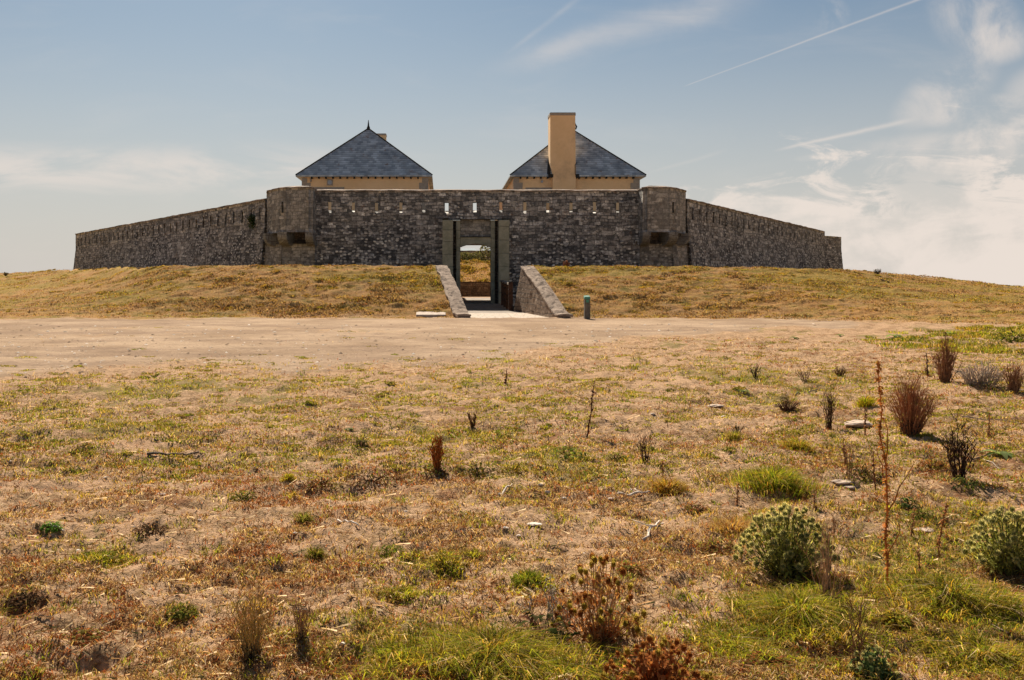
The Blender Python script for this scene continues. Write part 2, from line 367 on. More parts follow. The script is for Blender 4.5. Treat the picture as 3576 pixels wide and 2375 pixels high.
M['quoin'] = simple('quoin_granite', (0.30, 0.255, 0.21), (0.38, 0.325, 0.27), 6)
M['dark_iron'] = simple('rusty_iron', (0.035, 0.02, 0.014), (0.09, 0.045, 0.028), 8, 0.7)
M['rail_wood'] = simple('weathered_rail_wood', (0.20, 0.16, 0.13), (0.34, 0.28, 0.23), 8)
M['eaves'] = simple('dark_eaves_timber', (0.02, 0.02, 0.02), (0.04, 0.037, 0.033), 5)
M['wood'] = simple('bollard_wood', (0.10, 0.09, 0.075), (0.19, 0.17, 0.14), 6)
M['green_paint'] = simple('green_cap_paint', (0.05, 0.20, 0.14), (0.10, 0.30, 0.22), 9, 0.5)
M['grille'] = simple('grey_plaque', (0.32, 0.35, 0.40), (0.42, 0.45, 0.50), 12)
M['slab'] = simple('pale_concrete', (0.40, 0.32, 0.26), (0.60, 0.50, 0.42), 7, c3=(0.25, 0.21, 0.17), s3=6)
M['deck'] = simple('deck_boards', (0.20, 0.17, 0.14), (0.32, 0.27, 0.23), 2.4, c3=(0.38, 0.33, 0.28), s3=0.8)
M['stick'] = simple('dead_wood', (0.09, 0.065, 0.05), (0.22, 0.17, 0.13), 14)
M['bleached'] = simple('bleached_wood', (0.58, 0.48, 0.39), (0.85, 0.75, 0.65), 14)
M['palerock'] = simple('pale_stone', (0.44, 0.33, 0.25), (0.66, 0.52, 0.41), 10, c3=(0.18, 0.14, 0.12), s3=9)
M['blue_roof'] = simple('blue_grey_roof', (0.22, 0.27, 0.30), (0.32, 0.37, 0.40), 6)
M['far_green'] = simple('far_scrub', (0.05, 0.055, 0.025), (0.13, 0.12, 0.06), 3)

def mat_slate():
    m, n, o = new_mat('blue_grey_slate'); uv = n.node('ShaderNodeUVMap').outputs[0]; pos = geo_pos(n)
    su = n.node('ShaderNodeSeparateXYZ'); n.put(su.inputs[0], n.vm('ADD', uv, n.vm('SCALE', n.vm('SUBTRACT', n.noise(uv, 1.5, 3, 0.6, 0, 1), (0.5, 0.5, 0.5)), 0.05)))
    row = n.m('FRACT', n.m('DIVIDE', su.outputs[1], 0.235)); line = n.step(row, 0.30, 0.05)
    br = n.node('ShaderNodeTexBrick'); n.put(br.inputs['Vector'], uv); br.inputs['Scale'].default_value = 1
    br.inputs['Brick Width'].default_value = 0.27; br.inputs['Row Height'].default_value = 0.235; br.inputs['Mortar Size'].default_value = 0.0
    br.inputs['Color1'].default_value = (0.27, 0.305, 0.33, 1); br.inputs['Color2'].default_value = (0.52, 0.565, 0.585, 1)
    sc_ = n.mix(n.m('MULTIPLY', line, 0.62), br.outputs[0], (0.07, 0.085, 0.10))
    col = n.mix(n.m('MULTIPLY', n.step(n.noise(pos, 0.9, 6, 0.65), 0.55, 0.68), 0.6), sc_, (0.24, 0.20, 0.16))
    col = n.mix(n.m('MULTIPLY', n.step(n.noise(pos, 2.1, 5, 0.6), 0.62, 0.70), 0.8), col, (0.24, 0.14, 0.09))
    col = n.mix(1.0, col, n.ramp(n.noise(pos, 1.1, 5), [(0.3, (0.75,)*3), (0.7, (1.3,)*3)]), 'MULTIPLY')
    bsdf(n, o, col, 0.55, bump(n, row, 0.6, 0.02), 0.45); return m
M['slate'] = mat_slate()

def mat_paving():
    m, n, o = new_mat('worn_stone_paving'); pos = geo_pos(n)
    p = n.vm('MULTIPLY', pos, (1.9, 1.5, 0))
    ve = n.node('ShaderNodeTexVoronoi', feature='DISTANCE_TO_EDGE', voronoi_dimensions='2D'); n.put(ve.inputs['Vector'], p); ve.inputs['Scale'].default_value = 1.6
    f = n.noise(pos, 5, 6)
    col = n.mix(f, (0.36, 0.30, 0.24), (0.64, 0.55, 0.46))
    col = n.mix(n.step(ve.outputs['Distance'], 0.09, 0.03), col, (0.28, 0.21, 0.16))
    bsdf(n, o, col, 0.9, bump(n, n.m('ADD', n.m('MINIMUM', ve.outputs['Distance'], 0.15), n.m('MULTIPLY', f, 0.2)), 0.8, 0.1)); return m
M['paving'] = mat_paving()

def mat_ground():
    m, n, o = new_mat('sandy_turf'); pos = geo_pos(n)
    path = attr(n, 'path'); mound = attr(n, 'mound'); green = attr(n, 'green')
    big = n.noise(pos, 0.45, 5, 0.6); med = n.noise(pos, 2.3, 6, 0.65); fin = n.noise(pos, 17, 6, 0.7); vf = n.noise(pos, 55, 4, 0.7)
    sand = n.mix(n.step(med, 0.3, 0.7), (0.47, 0.295, 0.175), (0.64, 0.43, 0.27))
    sand = n.mix(n.m('MULTIPLY', n.step(fin, 0.60, 0.70), 0.45), sand, (0.22, 0.145, 0.095))
    psand = n.mix(n.step(big, 0.35, 0.65), (0.325, 0.222, 0.142), (0.47, 0.335, 0.225))
    stre = n.noise(n.vm('MULTIPLY', pos, (0.16, 1.1, 1.0)), 1.0, 6, 0.65)
    psand = n.mix(n.m('MULTIPLY', n.step(stre, 0.45, 0.62), 0.55), psand, (0.27, 0.185, 0.128))
    psand = n.mix(n.m('MULTIPLY', n.step(fin, 0.52, 0.66), 0.45), psand, (0.24, 0.17, 0.12))
    # litter of dry turf over the sand
    lit = n.mix(n.step(vf, 0.35, 0.65), (0.19, 0.105, 0.05), (0.42, 0.275, 0.15))
    lit = n.mix(n.m('MULTIPLY', n.step(med, 0.55, 0.68), 0.55), lit, (0.24, 0.095, 0.045))
    turf = n.mix(n.step(n.m('ADD', n.m('MULTIPLY', med, 0.5), n.m('MULTIPLY', fin, 0.5)), 0.42, 0.56), sand, lit)
    gcol = n.mix(n.step(fin, 0.35, 0.65), (0.13, 0.115, 0.03), (0.27, 0.21, 0.07))
    gm = n.m('MULTIPLY', n.step(n.m('ADD', green, n.m('SUBTRACT', fin, 0.5)), 0.35, 0.75), 0.75)
    turf = n.mix(gm, turf, gcol)
    # the mound: straw turf, ochre and olive
    mp = n.vm('MULTIPLY', pos, (0.7, 1.6, 1.6))
    mb = n.noise(mp, 0.9, 9, 0.74)
    mcol = n.ramp(mb, [(0.25, (0.25, 0.12, 0.042)), (0.42, (0.36, 0.19, 0.070)), (0.52, (0.39, 0.225, 0.082)), (0.60, (0.23, 0.165, 0.045)), (0.75, (0.15, 0.13, 0.03))])
    mf = n.noise(mp, 6.5, 6, 0.7)
    mcol = n.mix(n.m('MULTIPLY', n.step(mf, 0.56, 0.68), 0.7), mcol, (0.13, 0.085, 0.035))
    mcol = n.mix(n.m('MULTIPLY', n.step(mf, 0.46, 0.34), 0.5), mcol, (0.38, 0.26, 0.125))
    mcol = n.mix(n.m('MULTIPLY', n.step(n.noise(pos, 0.7, 5, 0.6), 0.54, 0.7), 0.5), mcol, (0.31, 0.195, 0.11))
    mcol = n.mix(n.m('MULTIPLY', n.step(n.m('ADD', green, n.m('SUBTRACT', mf, 0.5)), 0.3, 0.9), 0.5), mcol, n.mix(n.step(fin, 0.35, 0.65), (0.17, 0.135, 0.025), (0.33, 0.25, 0.05)))
    turf = n.mix(mound, turf, mcol)
    pm = n.step(n.m('ADD', path, n.m('MULTIPLY', n.m('SUBTRACT', med, 0.5), 0.8)), 0.30, 0.62)
    col = n.mix(pm, turf, psand)
    h = n.m('ADD', n.m('MULTIPLY', fin, 0.5), n.m('MULTIPLY', vf, 0.35))
    h = n.m('ADD', h, n.m('MULTIPLY', med, 0.8))
    bsdf(n, o, col, 1.0, bump(n, h, 0.9, 0.06), 0.05)
    return m
M['ground'] = mat_ground()

def mat_plant(name, trans=0.35, rough=0.7, varamt=0.3):
    m, n, o = new_mat(name); col = attr(n, 'Col', 'Color')
    pos = geo_pos(n); f = n.noise(pos, 40, 3)
    col = n.mix(varamt, col, n.mix(1.0, col, n.ramp(f, [(0.3, (0.5,)*3), (0.7, (1.5,)*3)]), 'MULTIPLY'))
    d = n.node('ShaderNodeBsdfDiffuse'); n.put(d.inputs[0], col)
    t = n.node('ShaderNodeBsdfTranslucent'); n.put(t.inputs[0], n.mix(1.0, col, (1.25, 1.15, 0.7), 'MULTIPLY'))
    mx = n.node('ShaderNodeMixShader'); mx.inputs[0].default_value = trans
    n.l.new(d.outputs[0], mx.inputs[1]); n.l.new(t.outputs[0], mx.inputs[2]); n.l.new(mx.outputs[0], o.inputs[0]); return m
M['leaf'] = mat_plant('plant_leaf', 0.55); M['stem'] = mat_plant('plant_stem', 0.28); M['spines'] = mat_plant('thistle_spines', 0.62); M['blade'] = mat_plant('grass_blade', 0.5)

# ------------------------------------------------------------------ ground sheet
def axis(segs):
    out = []
    for a, b, s in segs: out += list(np.arange(a, b, s))
    return np.array(out+[segs[-1][1]])
def grow(a, b, r):
    v = [a]
    while v[-1] < b: v.append(v[-1]*r)
    return v
U_ = np.concatenate([np.linspace(-3.2, -0.62, 60)[:-1], np.linspace(-0.62, 0.78, 640), np.linspace(0.78, 3.2, 60)[1:]])
D_ = np.array(grow(1.0, 12.0, 1.006)+grow(12.1, 36.0, 1.006)+list(np.arange(36.2, 48.5, 0.085))+grow(48.7, 130, 1.02)+grow(134, 3500, 1.16))-1.5+1.5
OFF = 1.5
DD, UU = np.meshgrid(D_, U_, indexing='ij')
XX = UU*(DD+OFF); ZZ = H(XX.ravel(), DD.ravel()).reshape(XX.shape)
nr, nc = XX.shape
idx = np.arange(nr*nc).reshape(nr, nc)
quads = np.stack([idx[:-1, :-1], idx[:-1, 1:], idx[1:, 1:], idx[1:, :-1]], -1).reshape(-1, 4)
pm, mm, gm = masks(XX.ravel(), DD.ravel())
me = mesh_np('ground', np.stack([XX.ravel(), DD.ravel(), ZZ.ravel()], -1), [quads], attrs={'path': pm, 'mound': mm, 'green': gm})
go = link('ground', me, M['ground'], smooth=True); tag(go, kind='structure')
# land behind the viewer
bz = float(H(np.array([0.0]), np.array([1.0]))[0])-0.06
me = mesh_np('ground_behind', [(-400, -400, bz), (400, -400, bz), (400, 1.6, bz), (-400, 1.6, bz)], [np.array([[0, 1, 2, 3]])])
g2 = link('ground_behind', me, M['ground']); tag(g2, kind='structure')

# ------------------------------------------------------------------ shape builders
class MB:
    def __init__(s): s.v = []; s.f = []; s.c = []; s.uv = []
    def add(s, vs, fs, col=None, uv=None):
        b = len(s.v); s.v += [tuple(p) for p in vs]; s.f += [tuple(i+b for i in f) for f in fs]
        s.c += [col or (1, 1, 1)]*len(vs); s.uv += (uv if uv is not None else [(p[0]+p[1]*0.7, p[2]) for p in vs])
    def box(s, x0, x1, y0, y1, z0, z1, ch=0.0):
        if ch <= 0:
            v = [(x, y, z) for x in (x0, x1) for y in (y0, y1) for z in (z0, z1)]
            s.add(v, [(0, 1, 3, 2), (4, 6, 7, 5), (0, 4, 5, 1), (2, 3, 7, 6), (0, 2, 6, 4), (1, 5, 7, 3)])
        else:
            # chamfered vertical edges and top
            def ring(i, z): return [(x0+i+ch, y0+i, z), (x1-i-ch, y0+i, z), (x1-i, y0+i+ch, z), (x1-i, y1-i-ch, z), (x1-i-ch, y1-i, z), (x0+i+ch, y1-i, z), (x0+i, y1-i-ch, z), (x0+i, y0+i+ch, z)]
            s.loft([ring(0, z0), ring(0, z1-ch), ring(ch, z1)], True, True)
    def loft(s, rings, closed=True, caps=False, col=None, uvs=None):
        n = len(rings[0]); v = [p for r in rings for p in r]; f = []
        for i in range(len(rings)-1):
            for j in range(n if closed else n-1):
                a, b = i*n+j, i*n+(j+1) % n; f.append((a, b, b+n, a+n))
        if caps: f.append(tuple(range(n))[::-1]); f.append(tuple(range((len(rings)-1)*n, len(rings)*n)))
        s.add(v, f, col, uvs)
    def tube(s, pts, r0, r1, sides=4, col=None):
        P = [Vector(p) for p in pts]; rings = []
        for i, p in enumerate(P):
            t = (P[min(i+1, len(P)-1)]-P[max(i-1, 0)])
            t = t.normalized() if t.length > 1e-9 else Vector((0, 0, 1))
            a = t.cross(Vector((0.31, 0.83, 0.47))).normalized(); b = t.cross(a)
            r = r0+(r1-r0)*i/max(1, len(P)-1)
            rings.append([tuple(p+a*math.cos(k*2*math.pi/sides)*r+b*math.sin(k*2*math.pi/sides)*r) for k in range(sides)])
        s.loft(rings, True, sides > 3, col)
    def leaf(s, base, direction, up, length, width, curl=0.3, n=4, col=(0.1, 0.2, 0.05), fold=0.15):
        d = Vector(direction).normalized(); u = Vector(up).normalized(); w = d.cross(u).normalized(); u = w.cross(d).normalized(); B = Vector(base)
        v = []; f = []
        for i in range(n+1):
            t = i/n; c0 = B+d*length*t*(1-0.25*curl*t)+u*(length*(0.35*curl*t-curl*t*t*1.1))
            ww = width*math.sin(math.pi*min(1, 0.08+t*0.92))**0.8 if i < n else 0.001
            v += [tuple(c0-w*ww+u*fold*ww), tuple(c0), tuple(c0+w*ww+u*fold*ww)]
        for i in range(n):
            a = i*3; f += [(a, a+1, a+4, a+3), (a+1, a+2, a+5, a+4)]
        s.add(v, f, col)
    def mesh(s, name):
        me = bpy.data.meshes.new(name); me.from_pydata(s.v, [], s.f)
        a = me.color_attributes.new('Col', 'FLOAT_COLOR', 'POINT')
        cc = np.ones((len(s.v), 4), dtype=np.float32); cc[:, :3] = np.array(s.c); a.data.foreach_set('color', cc.ravel())
        l = me.uv_layers.new(name='UVMap'); li = np.zeros(len(me.loops), dtype=np.int32); me.loops.foreach_get('vertex_index', li)
        l.data.foreach_set('uv', np.array(s.uv, dtype=np.float32)[li].ravel()); me.update(); return me
    def build(s, name, mat, parent=None, smooth=False): return link(name, s.mesh(name), mat, parent, smooth)

def snap_lines(a, b, cell, extra):
    n = max(1, int(round((b-a)/cell))); base = list(np.linspace(a, b, n+1)); ex = sorted(set(round(e, 4) for e in extra if a < e < b))
    keep = [x for x in base if all(abs(x-e) > cell*0.4 for e in ex) or x in (base[0], base[-1])]
    return np.array(sorted(set(keep+ex)))
def wall_mesh(name, p0, p1, z0, z1, thick, openings=(), cell=0.2, batter=0.0, zb=3.9, rough=0.03, seed=1, topfn=None, uvoff=0.0, face=-1):
    """upright masonry wall along p0->p1 (front face on the viewer's side), openings (s0,s1,za,zb,sill rise)"""
    p0 = np.array(p0, float); p1 = np.array(p1, float); L = np.linalg.norm(p1-p0); t = (p1-p0)/L
    nrm = np.array([t[1], -t[0]])               # points to the outside for walls running left to right
    ss = snap_lines(0, L, cell, [q for o in openings for q in o[:2]])
    zs = snap_lines(z0, z1, cell, [q for o in openings for q in o[2:4]])
    ns, nz = len(ss), len(zs); SS, ZS = np.meshgrid(ss, zs, indexing='ij')
    ztop = z1 if topfn is None else topfn(SS)
    Z = np.where(ZS > zb, zb+(ZS-zb)*((ztop-zb)/(z1-zb)), ZS) if topfn is not None else ZS
    sill = np.zeros_like(Z)
    for o in openings:
        if o[4]: sill = np.where((SS >= o[0]-1e-3) & (SS <= o[1]+1e-3) & (np.abs(ZS-o[2]) < 1e-3), o[4], sill)
    off = np.clip(zb-Z, 0, None)*batter+(fbm(SS*2.2+seed*7, Z*3.6, seed, 4)-0.5)*rough*2
    off += (vnoise(SS*4.6+seed, Z*7.0, seed+5)-0.5)*rough
    edge = (ZS >= z1-1e-6)
    Zf = Z+np.where(edge, (fbm(SS*1.8, SS*0, seed+9, 3)-0.5)*0.05, 0)
    Fx = p0[0]+t[0]*SS+nrm[0]*off; Fy = p0[1]+t[1]*SS+nrm[1]*off
    SB = SS.copy()
    for o in openings:
        if o[1]-o[0] < 0.4:
            inz = (ZS >= o[2]-1e-3) & (ZS <= o[3]+1e-3)
            SB = np.where(inz & (np.abs(SS-o[0]) < 1e-3), SS-0.14, SB); SB = np.where(inz & (np.abs(SS-o[1]) < 1e-3), SS+0.14, SB)
    Bx = p0[0]+t[0]*SB-nrm[0]*thick; By = p0[1]+t[1]*SB-nrm[1]*thick
    V = np.concatenate([np.stack([Fx, Fy, Zf], -1).reshape(-1, 3), np.stack([Bx, By, Zf+sill], -1).reshape(-1, 3)])
    UVc = np.concatenate([np.stack([SS+uvoff, Z], -1).reshape(-1, 2), np.stack([SS+uvoff+thick, Z], -1).reshape(-1, 2)])
    id_ = np.arange(ns*nz).reshape(ns, nz); nb = ns*nz
    cm = np.ones((ns-1, nz-1), bool); sc = (ss[1:]+ss[:-1])/2; zc = (zs[1:]+zs[:-1])/2
    for o in openings: cm &= ~(((sc > o[0]) & (sc < o[1]))[:, None] & ((zc > o[2]) & (zc < o[3]))[None, :])
    f = []
    A, B, C, D = id_[:-1, :-1], id_[1:, :-1], id_[1:, 1:], id_[:-1, 1:]
    q = np.stack([A, B, C, D], -1)[cm]; f.append(q); f.append(q[:, ::-1]+nb)
    pad = np.zeros((ns+1, nz+1), bool); pad[1:-1, 1:-1] = cm
    e1 = []
    for i in range(ns):
        for j in range(nz-1):
            a, b = pad[i, j+1], pad[i+1, j+1]
            if a != b: p, r = id_[i, j], id_[i, j+1]; e1.append((p, r, r+nb, p+nb) if a else (r, p, p+nb, r+nb))
    for j in range(nz):
        for i in range(ns-1):
            a, b = pad[i+1, j], pad[i+1, j+1]
            if a != b: p, r = id_[i, j], id_[i+1, j]; e1.append((r, p, p+nb, r+nb) if a else (p, r, r+nb, p+nb))
    f.append(np.array(e1))
    return mesh_np(name, V, [np.concatenate(f)], uv=UVc)

def coping_mesh(name, pts, z, width, rise, th=0.07, over=0.04, cell=0.22, seed=3, zfn=None):
    """stone capping along a polyline: low at the outer edge, rising inwards"""
    P = [np.array(p, float) for p in pts]; out = []
    seg = [P[i+1]-P[i] for i in range(len(P)-1)]
    def nrm(v): v = v/np.linalg.norm(v); return np.array([v[1], -v[0]])
    S0 = 0; rows = []
    for i in range(len(P)-1):
        L = np.linalg.norm(seg[i]); n = max(2, int(L/cell))
        for k in range(n+(1 if i == len(P)-2 else 0)):
            t = k/n; p = P[i]+seg[i]*t
            nn = nrm(seg[i])
            if k == 0 and i > 0: nn = nn+nrm(seg[i-1]); nn /= np.dot(nn, nrm(seg[i]))*1.0
            rows.append((p, nn, S0+L*t))
        S0 += L
    mb = MB(); rings = []; uv = []
    for p, nn, s in rows:
        j = (vnoise(np.array([s*2.7]), np.array([seed*3.1]), seed)[0]-0.5); j2 = (vnoise(np.array([s*1.1]), np.array([seed*1.1]), seed+2)[0]-0.5)
        zz = (z if zfn is None else zfn(s))+j2*0.04
        o_ = p+nn*(over+j*0.05); b_ = p-nn*(width*0.5); c_ = p-nn*width
        rings.append([(o_[0], o_[1], zz-0.01), (o_[0], o_[1], zz+th+j*0.03), (b_[0], b_[1], zz+th+rise*0.55+j*0.04), (c_[0], c_[1], zz+th+rise), (c_[0], c_[1], zz-0.01)])
        uv += [(s, zz), (s, zz+0.1), (s, zz+0.4), (s, zz+0.8), (s, zz+1)]
    mb.loft(rings, True, True, None, uv)
    return mb.mesh(name)

# ------------------------------------------------------------------ the fort
AX = 2.02                                     # fort axis
fort = empty('fort', (AX, 55, -1.2), 'low granite fort with rubble walls, narrow loopholes and a central gateway behind the mound', 'fort')
ZT = 5.66; CL, CR = -7.42, 11.46
# loopholes of the front wall
front_slots = [1152, 1234, 1315, 1400, 1480, 1560, 1658, 1749, 1833, 1913, 1994, 2076, 2157]
ops = []
for i, X in enumerate(front_slots):
    xc = (X-CX)*55/F; wd = 0.21 if X in (1560, 1658) else 0.17
    ops.append((xc-wd/2-CL, xc+wd/2-CL, 4.40+0.03*math.sin(i*2.1), 5.07+0.03*math.cos(i*1.7), 0.22))
gate_x0, gate_x1 = 0.60, 3.26
ops.append((gate_x0-CL, gate_x1-CL, -1.7, 4.05, 0))
me = wall_mesh('front_wall', (CL, 55), (CR, 55), -1.7, ZT, 0.8, ops, 0.17, 0.045, 3.9, 0.035, 2)
fw = link('front_wall', me, M['rubble'], fort)
cp = link('coping', coping_mesh('coping', [(CL, 55), (CR, 55)], ZT, 0.86, 0.13, seed=5), M['coping'], fw)
# side walls
def side_slots(L, s0, n, step, za, zb, wd): return [(s0+i*step-wd/2, s0+i*step+wd/2, za+0.04*math.sin(i*2.3), zb+0.04*math.cos(i*1.9), 0) for i in range(n) if s0+i*step < L-0.8]
LW0, LW1 = (-10.62, 56.6), (-36.1, 93.0)
LL = math.dist(LW0, LW1)
lops = [(LL-b, LL-a, c, d, e) for a, b, c, d, e in side_slots(LL, 0.75, 33, 1.335, 4.18, 4.88, 0.22)]
me = wall_mesh('left_side_wall', LW1, LW0, -1.7, 5.33, 0.8, lops, 0.22, 0.11, 3.9, 0.035, 4)
lw = link('side_wall', me, M['rubble_side'], fort); lw['label'] = 'long left side wall running back with a row of narrow slits'
link('coping', coping_mesh('coping', [LW1, LW0], 5.33, 0.84, 0.12, seed=7), M['coping'], lw)
RW0, RW1 = (14.66, 56.6), (36.0, 89.0)
RL = math.dist(RW0, RW1)
rops = side_slots(RL, 1.0, 26, 1.36, 4.2, 4.9, 0.18)
me = wall_mesh('right_side_wall', RW0, RW1, -1.7, 5.33, 0.8, rops, 0.22, 0.11, 3.9, 0.035, 6)
rw = link('side_wall', me, M['rubble_side'], fort); rw['label'] = 'long right side wall running back and stepping down at its far end'
link('coping', coping_mesh('coping', [RW0, RW1], 5.33, 0.84, 0.12, seed=8), M['coping'], rw)
RW2 = (38.4, 91.0)
me = wall_mesh('end_wall', RW1, RW2, -1.7, 4.97, 0.8, [], 0.22, 0.11, 3.9, 0.03, 9)
link('end_wall', me, M['rubble_side'], fort)
# far returns so the plan closes from other angles
for a, b, z in (((-33.5, 97), LW1, 5.33), (RW2, (36, 97), 4.97), ((36, 97), (-33.5, 97), 5.2)):
    if a[1] == b[1] == 97: continue
    me = wall_mesh('return_wall', a, b, -1.7, z, 0.8, [], 0.5, 0.11, 3.9, 0.03, 12); link('end_wall', me, M['rubble_side'], fort)
# chamfered corners below the turrets
def mir(p): return (2*AX-p[0], p[1])
LC = [(-10.62, 56.6), (-9.35, 54.98), (CL, 54.98)]
me = wall_mesh('c1', LC[0], LC[1], -1.7, 2.62, 0.8, [], 0.2, 0.05, 2.4, 0.03, 14); link('corner_wall', me, M['corner'], fort)
me = wall_mesh('c2', LC[1], LC[2], -1.7, 2.62, 0.6, [], 0.2, 0.05, 2.4, 0.03, 15); link('corner_wall', me, M['corner'], fort)
RC = [mir(p) for p in LC][::-1]
me = wall_mesh('c3', RC[0], RC[1], -1.7, 2.62, 0.6, [], 0.2, 0.05, 2.4, 0.03, 16); link('corner_wall', me, M['corner'], fort)
me = wall_mesh('c4', RC[1], RC[2], -1.7, 2.62, 0.8, [], 0.2, 0.05, 2.4, 0.03, 17); link('corner_wall', me, M['corner'], fort)
for xa, xb in ((-10.3, CL-0.02), (CR+0.02, 2*AX+10.3)):
    mb = MB(); mb.box(xa, xb, 56.3, 56.8, 1.5, 5.45); mb.build('turret_backing', M['inner'], fort)  # unseen boxes added behind the turrets to keep the gaps between corbels dark
for xa in (CL-0.3, CR+0.02):
    mb = MB(); mb.box(xa, xa+0.28, 55.02, 56.28, 2.0, 5.45); mb.build('turret_backing', M['inner'], fort)
# corner turrets on corbels
def turret(flip, label):
    plan = [(-10.62, 57.1), (-10.35, 55.9), (-9.35, 54.12), (-8.92, 53.86), (-7.62, 53.80), (-7.40, 54.02), (-7.36, 55.2)]
    pl = plan if not flip else [mir(p) for p in plan][::-1]
    zt, zb_ = 5.74, 3.22; t = 0.28; parts = []
    V = []; Fq = []; UVl = []; off = 0; s0 = 0
    root = None
    for i in range(len(pl)-1):
        a, b = pl[i], pl[i+1]; L = math.dist(a, b); ops_ = []
        j = i if not flip else len(pl)-2-i
        if j == 2: ops_ = [(L/2-0.07, L/2+0.07, 4.33, 4.95, 0)]
        me = wall_mesh('t', a, b, zb_, zt, t, ops_, 0.17, 0, 3.9, 0.02, 20+i+(10 if flip else 0), uvoff=s0)
        v = np.zeros(len(me.vertices)*3, dtype=np.float32); me.vertices.foreach_get('co', v); v = v.reshape(-1, 3)
        li = np.zeros(len(me.loops), dtype=np.int32); me.loops.foreach_get('vertex_index', li); UVx = np.zeros(len(me.loops)*2, dtype=np.float32); me.uv_layers[0].data.foreach_get('uv', UVx)
        uvv = np.zeros((len(v), 2)); uvv[li] = UVx.reshape(-1, 2)
        V.append(v); UVl.append(uvv); Fq.append(li.reshape(-1, 4)+off); off += len(v); s0 += L; bpy.data.meshes.remove(me)
    me = mesh_np('turret', np.concatenate(V), [np.concatenate(Fq)], uv=np.concatenate(UVl))
    o = link('corner_turret', me, M['corner'], fort); o['label'] = label
    link('coping', coping_mesh('coping', pl, zt, 0.6, 0.13, 0.05, 0.03, 0.2, 11), M['coping'], o)
    # roof slab of the little turret, level with the walls behind
    mb = MB(); r = [(p[0], p[1]) for p in pl]; ins = [(AXc[0]*0.12+p[0]*0.88, AXc[1]*0.12+p[1]*0.88) for p in r for AXc in [((-9.0 if not flip else 2*AX+9.0), 55.6)]]
    mb.loft([[(x, y, 5.5) for x, y in ins], [(x, y, 5.62) for x, y in ins]], True, True); mb.build('roof_slab', M['coping'], o)
    # corbels: quarter-round stones
    def corbel(cx, cy, dirx, diry, wd, proj, h=0.74):
        mb = MB(); dx, dy = dirx, diry; tx, ty = -dy, dx; rings = []; n = 9
        prof = [(proj, zb_+0.02), (proj, zb_-0.10)]+[(proj*math.cos(a)**0.9 if a < 1.57 else 0, zb_-0.10-(h-0.10)*math.sin(a)) for a in np.linspace(0.15, 1.55, n)]+[(-0.55, zb_-h), (-0.55, zb_+0.02)]
        for s_ in (-wd/2, -wd/2+0.02, wd/2-0.02, wd/2):
            e = 0.02 if abs(s_) == wd/2 else 0
            rings.append([(cx+dx*(p-e)+tx*s_, cy+dy*(p-e)+ty*s_, z) for p, z in prof])
        mb.loft(rings, True, True); mb.build('corbel', M['ashlar'], o)
    mx = (lambda x: x) if not flip else (lambda x: 2*AX-x); sg = -1 if flip else 1
    corbel(mx(-7.60), 54.9, 0, -1, 0.46, 1.085)
    corbel(mx(-9.02), 54.95, -0.12*sg, -1, 0.54, 1.10)
    d = Vector((-0.87*sg, -0.49)).normalized(); corbel(mx(-9.85), 55.75, d.x, d.y, 0.40, 0.72)
    corbel(mx(-10.35), 56.8, d.x, d.y, 0.40, 0.36)
    return o
turret(False, 'left corner turret on rounded corbels'); turret(True, 'right corner turret on rounded corbels')

# gateway
gw_root = MB(); Lp = [(0.0, 0.61), (3.25, 3.86)]
def stone_block_wall(x0, x1, y0, y1, z0, z1, step, seed, ch=0.025):
    mb = MB(); z = z0; r = random.Random(seed); mb.box(x0+0.014, x1-0.014, y0+0.07, y1-0.012, z0+0.01, z1-0.03)
    while z < z1-0.05:
        h = min(step*(0.85+0.3*r.random()), z1-z)
        if z1-(z+h) < 0.15: h = z1-z
        j = (r.random()-0.5)*0.012
        mb.box(x0+j, x1+j, y0+(r.random()-0.5)*0.01, y1, z, z+h-0.022, ch); z += h
    return mb
mb = MB()      # frame with an arched opening: jambs, then the lintel with curved underside
pz = 54.42
for k, (a, b) in enumerate(Lp):
    stone_block_wall(a, b, pz, 55.3, -1.65, 3.98, 0.72, 5+k).build('gate_pilaster', M['granite'], fort)
for k, (a, b) in enumerate([(0.80, 1.05), (2.83, 3.08)]):
    stone_block_wall(a, b, 55.22, 55.85, -1.2, 2.42, 0.55, 9+k).build('gate_jamb', M['granite'], fort)
    stone_block_wall(a+(0 if k == 0 else 0), b, 55.22, 55.85, 2.405, 4.02, 0.5, 19+k).build('gate_jamb', M['granite'], fort)
n = 12; rings = []
mb = MB()
bot = [(1.055+(2.825-1.055)*i/n, 2.42+0.20*(1-(2*i/n-1)**2)) for i in range(n+1)]
for y in (55.2, 55.8):
    rings.append([(x, y, z) for x, z in bot]+[(2.825, y, 3.0), (1.055, y, 3.0)])
mb.loft(rings, True, True); mb.build('gate_lintel', M['granite'], fort)
mb = MB(); mb.box(1.06, 2.82, 55.12, 55.4, 3.0, 3.035, 0); mb.build('sill', M['eaves'], fort)
mb = MB(); mb.box(1.052, 2.828, 55.42, 55.8, 3.04, 4.04, 0.0); mb.build('recess_panel', M['corner'], fort)
mb = MB(); mb.box(0.3, 3.6, 55.86, 56.4, 2.66, 4.04); mb.box(0.2, 0.84, 55.83, 56.4, -1.2, 4.04); mb.box(3.04, 3.7, 55.83, 56.4, -1.2, 4.04); mb.build('gate_backing', M['inner'], fort)
# rampart mass behind the front wall, with the passage through it
mb = MB(); mb.box(CL-1.5, 0.40, 56.42, 64.0, -1.7, 2.95); mb.box(3.55, CR+1.5, 56.42, 64.0, -1.7, 2.95); mb.box(0.402, 3.548, 56.42, 64.0, 2.93, 3.1)
mb.build('rampart', M['inner'], fort)

